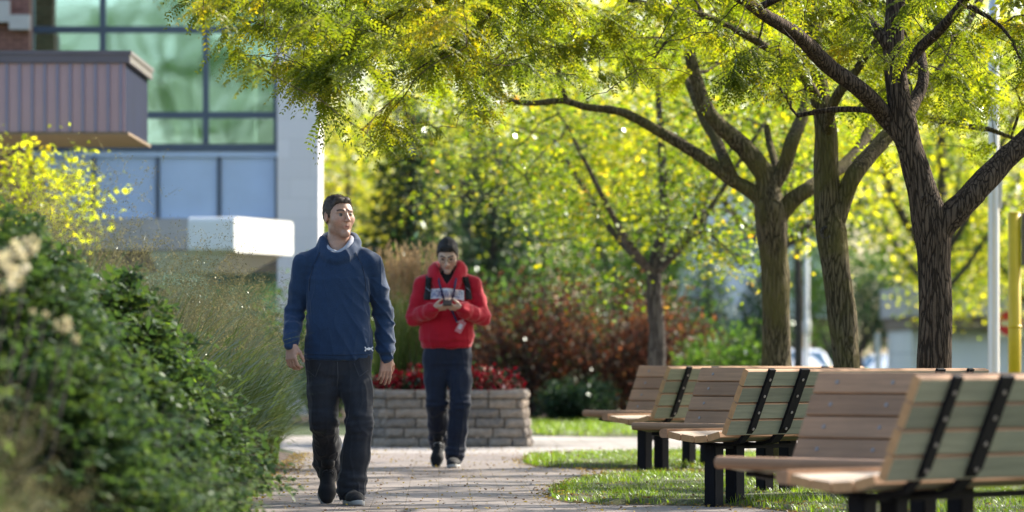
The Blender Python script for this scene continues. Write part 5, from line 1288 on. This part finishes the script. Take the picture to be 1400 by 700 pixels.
# sweatshirt
Fs = Fld((-.42, -.32, .80), (.42, .32, 1.66), .0055)
Fs.slab([(.855, .002, 0, .198, .122), (.875, .002, 0, .204, .130), (.93, .002, 0, .204, .134), (1.05, .002, -.005, .192, .136), (1.2, 0, -.004, .184, .130), (1.34, 0, .0, .192, .124), (1.42, 0, .008, .172, .108), (1.48, 0, .016, .125, .088), (1.515, 0, .022, .08, .072)], .02, 2.25)
for S_, E_, W_, s in ((RS, RE, RW, -1), (LS, LE, LW, 1)):
    E0 = Vector(E_); W0 = Vector(W_); dv = (W0 - E0).normalized(); Wc = W0 + dv * .006
    Fs.cone((s * .06, .03, 1.535), (s * .185, .015, 1.445), .036, .058, .05)
    Fs.chain([(*S_, .070), (*(Vector(S_).lerp(E0, .5)), .060), (*E_, .055), (*E0.lerp(W0, .55), .051), (*(Wc - dv * .05), .045), (*Wc, .038)], .022)
hoodring = cr([(0, -.088, 1.478, .008), (.048, -.072, 1.498, .010), (.082, -.022, 1.542, .011), (.094, .04, 1.588, .014), (.065, .105, 1.592, .022), (0, .125, 1.585, .028), (-.065, .105, 1.585, .022), (-.088, .04, 1.575, .014), (-.078, -.022, 1.530, .011), (-.046, -.072, 1.492, .010), (0, -.088, 1.478, .008)], 5)
Fs.chain([tuple(p) for p in hoodring], .022)
Fs.chain([tuple(p + np.array([p[0] * .12, .01 if p[1] > 0 else -.0, -.030, .001])) for p in hoodring], .03)
Fs.cone((0, .035, 1.49), (0, .03, 1.64), .060, .078, .008, mode='s')
V, Q = Fs.mesh(); N = vnormals(V, Q)
def foldat(V, c, r): return np.exp(-(((V - np.array(c)) / np.array(r)) ** 2).sum(1))
w_ = nz(V, (8, 8, 3.2), 3); w2 = nz(V + np.stack([V[:, 2] * .5, 0 * V[:, 2], 0 * V[:, 2]], 1), (22, 20, 9), 8); w3 = nz(V, (7, 7, 34), 5)
elb = foldat(V, RE, (.11, .14, .10)) + foldat(V, LE, (.11, .14, .10)) + .8 * foldat(V, RW, (.1, .12, .07)) + .6 * foldat(V, LW, (.1, .12, .07)) + .5 * foldat(V, (-.16, 0, 1.36), (.06, .2, .07)) + .5 * foldat(V, (.16, 0, 1.36), (.06, .2, .07)) + .45 * np.exp(-((V[:, 2] - .90) / .05) ** 2)
diag = ridged(nz(V + np.stack([V[:, 2] * .55, 0 * V[:, 2], 0 * V[:, 2]], 1), (14, 10, 3), 21)) ** 3 * np.clip((V[:, 0] - .0) / .12, 0, 1) * (V[:, 2] < 1.35)
disp = .0085 * w_ + .0045 * w2 + .015 * elb * w3 + .008 * diag + .004 * ridged(nz(V, (15, 12, 5), 77)) ** 3
V = V + N * disp[:, None]
m_navy = clothmat('navy_fleece', (.022, .052, .118), (.012, .030, .072), 260)
shirt = npmesh('sweatshirt', V, Q, m_navy, man, True); bv = bvh_of(V, Q)
# hood gathered round the neck, and the pale collar inside it
def ring_mesh(name, pts, mat, parent, k=.015, sc=(1, 1, 1), amp=.004, closed=True, h=.0045):
    P = np.array(pts); lo = P[:, :3].min(0) - .07; hi = P[:, :3].max(0) + .07; F_ = Fld(lo, hi, h)
    c = cr(list(pts) + [pts[0]] if closed else pts, 4); F_.chain([tuple(p) for p in c], k, sc=sc)
    V, Q = F_.mesh(); N = vnormals(V, Q); V = V + N * (amp * nz(V, (22, 22, 14), 4))[:, None]; return npmesh(name, V, Q, mat, parent, True)
m_greyc = clothmat('pale_grey_lining', (.42, .44, .52), (.34, .36, .43), 200)
ring_mesh('collar', [(0, -.070, 1.497, .009), (.045, -.058, 1.520, .013), (.076, -.015, 1.560, .014), (.080, .04, 1.585, .014), (.04, .085, 1.59, .014), (-.04, .085, 1.58, .013), (-.074, .04, 1.560, .012), (-.070, -.015, 1.540, .012), (-.045, -.058, 1.512, .011)], m_greyc, man, .01, amp=.001)
# jeans
def jeans(parent, mat, hipz, top, H1, K1, A1, H2, K2, A2, rh=.098, rk=.080, ra=.080, seed=0, tuck=.0):
    F_ = Fld((-.30, -.34, .03), (.30, .46, top + .04), .0055)
    F_.slab([(hipz - .20, 0, 0, .10, .06), (hipz - .14, 0, 0, .15, .09), (hipz - .09, 0, 0, .172, .106), (hipz - .02, 0, 0, .180, .114), (top, 0, 0, .185, .118)], .02, 2.4)
    for H_, K_, A_ in ((H1, K1, A1), (H2, K2, A2)):
        H_, K_, A_ = Vector(H_), Vector(K_), Vector(A_); e = (A_ - K_).normalized()
        F_.chain([(*(H_ + Vector((0, 0, -.02))), rh), (*H_.lerp(K_, .5), rh * .93), (*K_, rk), (*K_.lerp(A_, .5), rk * .98), (*(A_ - e * .03), ra), (*(A_ + e * .022), ra * .98)], .035)
    V, Q = F_.mesh(); N = vnormals(V, Q)
    kn = foldat(V, K1, (.12, .14, .09)) + foldat(V, K2, (.12, .14, .09)); an = 1.3 * (foldat(V, A1, (.12, .16, .10)) + foldat(V, A2, (.12, .16, .10))); hp = .6 * foldat(V, (0, -.1, hipz - .12), (.2, .1, .08))
    V = V + N * (.0075 * nz(V, (9, 9, 4), seed) + .0045 * nz(V, (24, 24, 12), seed + 4) + (kn * .016 + an * .017 + hp * .013) * nz(V, (9, 9, 32), seed + 9) + .004 * ridged(nz(V, (16, 16, 2.4), seed + 2)) ** 4)[:, None]
    return npmesh('jeans', V, Q, mat, parent, True), V, Q
def denimmat(name, c, c2):
    m = clothmat(name, c, c2, 300, .8, .2, 5); return m
jm, Vj, Qj = jeans(man, denimmat('charcoal_denim', (.030, .034, .044), (.014, .016, .022)), .86, .90, RH, RK, RA, LH, LK, LA, .098, .080, .080, 3)
bj = bvh_of(Vj, Qj); m_seam = simple('seam_thread', (.045, .05, .06), .8, .2, 50)
def strip(bvh, pts, w_, name, mat, parent, off=.0025, y0=-.8, n=3, pos=None):
    """narrow ribbon laid on a surface; pts (x,z) polyline"""
    P = []
    for (a, b_) in zip(pts[:-1], pts[1:]):
        for k in range(6): P.append((a[0] + (b_[0] - a[0]) * k / 6, a[1] + (b_[1] - a[1]) * k / 6))
    P.append(pts[-1]); vs = []
    for i, p in enumerate(P):
        q = P[min(i + 1, len(P) - 1)]; o_ = P[max(i - 1, 0)]; t = Vector((q[0] - o_[0], q[1] - o_[1])).normalized(); nn = Vector((-t.y, t.x)) * w_ / 2
        row = [project(bvh, p[0] + nn.x * s, p[1] + nn.y * s, y0, off) for s in (-1, 0, 1)]
        if any(r is None for r in row): continue
        vs.append(row)
    if len(vs) < 2: return None
    b = MB(); flat = [v for r in vs for v in r]
    b.add(flat, [(i * 3 + k, (i + 1) * 3 + k, (i + 1) * 3 + k + 1, i * 3 + k + 1) for i in range(len(vs) - 1) for k in (0, 1)])
    o = b.build(name, mat, parent, True); sm = o.modifiers.new('s', 'SOLIDIFY'); sm.thickness = .0015; sm.offset = 0; return o
strip(bj, [(0, .85), (.004, .76), (-.004, .70)], .007, 'fly_seam', m_seam, jm)
strip(bj, [(.18, .80), (.13, .76), (.10, .84)], .004, 'pocket_seam', m_seam, jm); strip(bj, [(-.18, .80), (-.13, .76), (-.10, .84)], .004, 'pocket_seam', m_seam, jm)
# sleeve/shoulder seams, hem band and chest mark
m_navyd = clothmat('navy_seam', (.012, .030, .070), (.008, .02, .05), 260)
strip(bv, [(-.21, .895), (-.10, .892), (0, .890), (.10, .892), (.21, .895)], .004, 'hem_seam', m_navyd, shirt)
strip(bv, [(-.105, 1.50), (-.145, 1.42), (-.165, 1.33), (-.168, 1.27)], .0035, 'shoulder_seam', m_navyd, shirt); strip(bv, [(.105, 1.50), (.145, 1.42), (.165, 1.33), (.168, 1.27)], .0035, 'shoulder_seam', m_navyd, shirt)
m_logo = simple('white_print', (.75, .77, .80), .6, .03, 50)
lx, lz = (504 - 462) / 230, (690 - 477) / 230
for sgn in (1, -1):
    pts = [(lx + .0215 * math.sin(a) * (1.05), lz + sgn * (.0208 - .0248 * math.cos(a))) for a in np.linspace(-1.25, 1.25, 9)]
    strip(bv, pts, .0065, 'logo_arc', m_logo, shirt, .004)
m_shoe = clothmat('black_knit', (.020, .020, .022), (.010, .010, .012), 200, .7, .1); m_sole = simple('off_white_sole', (.38, .38, .37), .6, .1, 30); m_lace = simple('black_lace', (.03, .03, .035), .7, .2, 80)
def footM(loc, yaw, pitch): return Matrix.Translation(loc) @ Matrix.Rotation(yaw, 4, 'Z') @ Matrix.Rotation(pitch, 4, 'X')
shoe(man, footM(Vector((.080, -.105, 0)), R(10), R(0)), 1, m_sole, m_shoe, m_lace, 1.04)
# trailing foot: heel up, toe on the ground
pit = R(50); toe = Vector((-.062, .085, .008)); Mf = footM(Vector((0, 0, 0)), R(4), pit); Mf = Matrix.Translation(toe - (Mf @ Vector((0, -.20, .01)))) @ Mf
shoe(man, Mf, -1, m_sole, m_shoe, m_lace, 1.04)

# ---------------------------------------------------------------- the boy with the phone
BX, BY = (612 - 700) / 171.0, 33.95
boy = figure('young man in a red hoodie and glasses looking down at a phone', (BX, BY, 0))
Hb = Head((.004, -.055, 1.690), rot(R(-4), R(-27), R(0)), 1.04)
Fb = Fld((-.42, -.46, .02), (.42, .42, 1.88), .004)
build_head(Fb, Hb, 1.0, .96)
Fb.chain([(0, .01, 1.63, .055), (0, .035, 1.54, .058), (0, .03, 1.47, .07)], .03)
Fb.slab([(.93, 0, .01, .14, .09), (1.2, 0, .01, .15, .09), (1.38, 0, .01, .16, .09), (1.46, 0, .02, .10, .06)], .03)
RS, RE, RW = (-.195, .015, 1.455), (-.262, -.03, 1.195), (-.098, -.275, 1.262)
LS, LE, LW = (.20, .015, 1.455), (.272, -.03, 1.195), (.112, -.275, 1.262)
for S_, E_, W_ in ((RS, RE, RW), (LS, LE, LW)): Fb.chain([(*S_, .05), (*E_, .036), (*W_, .025)], .02)
hand(Fb, RW, (.80, -.42, .10), (.25, .35, .85), (.1, -.55, .8), [.80, .80, .82, .85], .98, thumb_curl=.5)
hand(Fb, LW, (-.80, -.42, .10), (-.25, .35, .85), (-.1, -.55, .8), [.80, .80, .82, .85], .98, thumb_curl=.5)
RH, RK, RA = (-.100, .01, .90), (-.082, -.03, .51), (-.072, .22, .20)
LH, LK, LA = (.100, .01, .90), (.105, -.10, .50), (.060, -.085, .105)
for a, b_, c in ((RH, RK, RA), (LH, LK, LA)): Fb.chain([(*a, .07), (*b_, .045), (*c, .033)], .02)
V, Q = Fb.mesh(); body = npmesh('body', V, Q, skinmat('lighter_skin'), boy, True); setcol(body, head_cols(V, Hb, (.60, .42, .33), (.45, .20, .17), (.03, .02, .015), (.04, .03, .02), .1))
m_hair2 = simple('black_hair', (.012, .009, .010), .5, .5, 60, bmp=.6, bscale=160, bdist=.003)
hair_mesh(Hb, .064, m_hair2, 'hair', boy, 1.0, .0075, 5, flat=1.5, side=.005)
Fs = Fld((-.44, -.42, .88), (.44, .34, 1.70), .0055)
Fs.slab([(.945, 0, -.005, .185, .135), (.965, 0, -.005, .200, .146), (.985, 0, -.005, .205, .150), (1.02, 0, -.01, .218, .158), (1.12, 0, -.01, .218, .156), (1.25, 0, -.008, .208, .146), (1.36, 0, 0, .200, .134), (1.44, 0, .01, .172, .110), (1.50, 0, .02, .11, .085), (1.53, 0, .025, .08, .075)], .02, 2.25)
for S_, E_, W_, s in ((RS, RE, RW, -1), (LS, LE, LW, 1)):
    E0 = Vector(E_); W0 = Vector(W_); dv = (W0 - E0).normalized()
    Fs.cone((s * .05, .025, 1.52), (s * .195, .012, 1.455), .05, .074, .05)
    Fs.chain([(*S_, .072), (*(Vector(S_).lerp(E0, .5)), .068), (*E_, .064), (*E0.lerp(W0, .5), .057), (*(W0 - dv * .06), .054), (*(W0 - dv * .025), .045), (*(W0 + dv * .004), .040)], .025)
hr = [(0, -.145, 1.425, .010), (.040, -.125, 1.475, .014), (.078, -.080, 1.550, .016), (.100, -.01, 1.618, .017), (.082, .085, 1.610, .028), (0, .13, 1.59, .042), (-.082, .085, 1.610, .028), (-.098, -.01, 1.612, .017), (-.076, -.080, 1.545, .016), (-.040, -.125, 1.472, .014), (0, -.145, 1.425, .010)]
hr = cr(hr, 5); Fs.chain([tuple(p) for p in hr], .02)
Fs.chain([tuple(p + np.array([p[0] * .16, .0, -.045, .006])) for p in hr], .04)
Fs.cone((0, -.035, 1.47), (0, -.02, 1.70), .060, .082, .012, mode='s')
V, Q = Fs.mesh(); N = vnormals(V, Q)
elb = foldat(V, RE, (.12, .14, .10)) + foldat(V, LE, (.12, .14, .10)) + .8 * foldat(V, RW, (.09, .1, .08)) + .8 * foldat(V, LW, (.09, .1, .08)) + .7 * np.exp(-((V[:, 2] - 1.0) / .05) ** 2) + .5 * foldat(V, (-.17, 0, 1.36), (.06, .2, .08)) + .5 * foldat(V, (.17, 0, 1.36), (.06, .2, .08))
pocket = np.clip(1 - np.abs(V[:, 0]) / .15, 0, 1) ** .25 * (V[:, 2] > 1.0) * (V[:, 2] < 1.19) * (V[:, 1] < -.1)
V = V + N * (.009 * nz(V, (7, 7, 3.5), 13) + .0045 * nz(V, (20, 18, 10), 18) + .017 * elb * nz(V, (9, 9, 26), 15) + .007 * pocket + .004 * ridged(nz(V, (12, 10, 4), 31)) ** 4)[:, None]
m_redc = clothmat('red_fleece', (.50, .008, .028), (.36, .005, .018), 260, .85, .25)
hoodie = npmesh('hoodie', V, Q, m_redc, boy, True); bh = bvh_of(V, Q)
m_tee = clothmat('black_tshirt', (.012, .012, .014), (.008, .008, .01), 200)
Fn = Fld((-.1, -.15, 1.40), (.1, .1, 1.58), .005); Fn.cone((0, -.045, 1.42), (0, -.012, 1.525), .072, .062, .02); V, Q = Fn.mesh(); npmesh('tshirt', V, Q, m_tee, boy, True)
jb, Vb, Qb = jeans(boy, denimmat('navy_denim', (.016, .024, .050), (.008, .012, .026)), .92, .985, RH, RK, RA, LH, LK, LA, .094, .078, .072, 23)
m_canvas = clothmat('black_canvas', (.02, .02, .022), (.012, .012, .014), 150, .8, .1)
shoe(boy, footM(Vector((.058, -.09, 0)), R(-6), 0), 1, m_sole, m_canvas, m_sole, 1.0)
toe = Vector((-.078, .05, .006)); Mf = footM(Vector((0, 0, 0)), R(-3), R(48)); Mf = Matrix.Translation(toe - (Mf @ Vector((0, -.20, .01)))) @ Mf
shoe(boy, Mf, -1, m_sole, m_canvas, m_sole, 1.0)
# glasses
m_frame = simple('dark_frame', (.02, .018, .018), .35, .1, 50)
b = MB()
for sx in (-1, 1):
    b.tube([Hb.w(sx * .032 + .021 * math.cos(a), -.102 + .006 * abs(math.cos(a)) * (1 if sx * math.cos(a) > 0 else 0), .002 + .015 * math.sin(a)) for a in np.linspace(0, 2 * math.pi, 17)], .0011, 6)
    b.tube([Hb.w(sx * .053, -.098, .006), Hb.w(sx * .076, -.05, .008), Hb.w(sx * .079, .01, .010)], .0011, 6)
b.tube([Hb.w(-.012, -.104, .004), Hb.w(0, -.106, .007), Hb.w(.012, -.104, .004)], .0011, 6); b.build('glasses', m_frame, boy, True)
# drawstring
strip(bh, [(-.050, 1.44), (-.052, 1.38), (-.046, 1.33)], .006, 'drawstring', m_logo, hoodie)
# lettered panel across the chest
def chest(x, z, off):
    p = project(bh, x, z, -.8, off); return p if p is not None else Vector((x, -.16, z))
def arch(u): return 1.385 - .32 * max(0, u + .03) ** 2 * 2.2 - .25 * min(0, u + .03) ** 2 * 2      # panel centre line
nxp, nzp = 26, 4; vs = []; Wp, Hp = .265, .078
for j in range(nzp + 1):
    for i in range(nxp + 1):
        u = (i / nxp - .5) * Wp; vs.append(chest(u + .0, arch(u) + (j / nzp - .5) * Hp, .0045))
b = MB(); b.add(vs, [(j * (nxp + 1) + i, j * (nxp + 1) + i + 1, (j + 1) * (nxp + 1) + i + 1, (j + 1) * (nxp + 1) + i) for j in range(nzp) for i in range(nxp)])
m_patch = simple('white_applique', (.68, .66, .72), .8, .05, 60); m_letter = simple('blue_lettering', (.10, .12, .32), .8, .1, 60)
b.build('chest_panel', m_patch, hoodie, True)
fc = bpy.data.curves.new('lettering', 'FONT'); fc.body = 'SAGINAW VALLEY'; fc.align_x = 'CENTER'; fc.align_y = 'CENTER'; fc.size = 1; fc.offset = .004
fo = bpy.data.objects.new('lettering_source', fc); COL.objects.link(fo); dg = bpy.context.evaluated_depsgraph_get(); me = bpy.data.meshes.new_from_object(fo.evaluated_get(dg)); COL.objects.unlink(fo); bpy.data.objects.remove(fo)
bm = bmesh.new(); bm.from_mesh(me); bmesh.ops.triangulate(bm, faces=bm.faces); bmesh.ops.subdivide_edges(bm, edges=bm.edges, cuts=1); xs0 = [v.co.x for v in bm.verts]; x0, x1 = min(xs0), max(xs0); z0 = min(v.co.y for v in bm.verts); z1 = max(v.co.y for v in bm.verts)
for v in bm.verts:
    u = ((v.co.x - x0) / (x1 - x0) - .5) * Wp * .93; t = ((v.co.y - z0) / (z1 - z0) - .5) * Hp * .72; v.co = chest(u, arch(u) + t, .0075)
bm.to_mesh(me); bm.free(); link('lettering', me, m_letter, hoodie)
# phone held in both hands
ph = empty('phone', (BX + .006, BY - .372, 1.312), 0, 'dark mobile phone held by the young man in red', 'phone')
Mp = Matrix.Rotation(R(-68), 4, 'X')
b = MB(); b.box((-.036, -.0045, -.068), (.036, .0045, .068), 0, Mp); b.build('case', simple('black_phone_case', (.015, .015, .017), .35, .1, 40), ph, bevel=.003)
b = MB(); b.box((-.032, .0047, -.062), (.032, .0060, .062), 0, Mp); b.build('screen', simple('dark_screen', (.02, .022, .03), .08, .05, 10), ph)
b = MB(); b.tube([Mp @ Vector((.02, -.0046, .05)), Mp @ Vector((.02, -.0062, .05))], .006, 12); b.build('camera_lens', m_win, ph)
# lanyard with an identity card
ln = empty('lanyard', (BX, BY, 1.1), 0, 'navy lanyard with a pink and white card hanging on the red hoodie', 'lanyard')
m_lan = simple('navy_webbing', (.03, .025, .09), .7, .4, 60); m_card = simple('pink_card', (.62, .22, .26), .45, .12, 20)
def lanstrip(pts, w_, name, mat, off):
    o = strip(bh, pts, w_, name, mat, ln, off); 
    if o: o.matrix_parent_inverse = Matrix.Identity(4); o.location = (0, 0, -1.1)
lanstrip([(-.066, 1.50), (-.058, 1.46), (-.038, 1.40), (-.020, 1.345), (.004, 1.30), (.06, 1.20), (.075, 1.155)], .013, 'strap', m_lan, .012)
lanstrip([(.070, 1.50), (.062, 1.46), (.048, 1.40), (.034, 1.345), (.030, 1.28), (.06, 1.20), (.077, 1.155)], .013, 'strap', m_lan, .014)
cy0 = chest(.10, 1.12, .02); Mc = Matrix.Translation((cy0.x, cy0.y - .012, cy0.z - 1.1)) @ Matrix.Rotation(R(28), 4, 'Y') @ Matrix.Rotation(R(8), 4, 'X')
b = MB(); b.box((-.027, -.0015, -.05), (.027, .0015, .05), 0, Mc); cardo = b.build('card', m_card, ln)
b = MB(); b.box((-.016, -.0035, -.02), (.012, -.0018, .022), 0, Mc); b.build('printed_photo', m_patch, cardo)
b = MB(); b.tube([Mc @ Vector((0, 0, .05)), Mc @ Vector((-.004, 0, .062)), Vector((.077, cy0.y - .01, .056))], .003, 6); b.build('clip', m_alu, ln)
# backpack
bp = empty('backpack', (BX, BY, 1.1), 0, 'black backpack worn by the young man in red', 'backpack')
F_ = Fld((-.22, .10, .98), (.24, .42, 1.56), .006)
F_.cone((0, .235, 1.12), (0, .225, 1.42), .095, .085, .03, (1.75, 1, 1)); F_.cone((0, .30, 1.12), (0, .30, 1.24), .05, .05, .03, (2.3, 1, 1))
V, Q = F_.mesh(); V[:, 2] -= 1.1; npmesh('pack', V, Q, m_canvas, bp, True)
for s in (-1, 1):
    xo = (-.150, .163)[s > 0]
    pts = [(s * .140 + (.006 if s > 0 else 0), 1.515), (s * .146, 1.49), (xo, 1.44), (xo * 1.02, 1.38), (xo * 1.03, 1.335)]
    o = strip(bh, pts, .050, 'shoulder_strap', m_canvas, bp, .011); o.location = (0, 0, -1.1); o.modifiers[0].thickness = .012
    o2 = strip(bh, [(xo - .02, 1.435), (xo + .022, 1.395)], .004, 'strap_piping', m_greyc, bp, .019); 
    if o2: o2.location = (0, 0, -1.1)
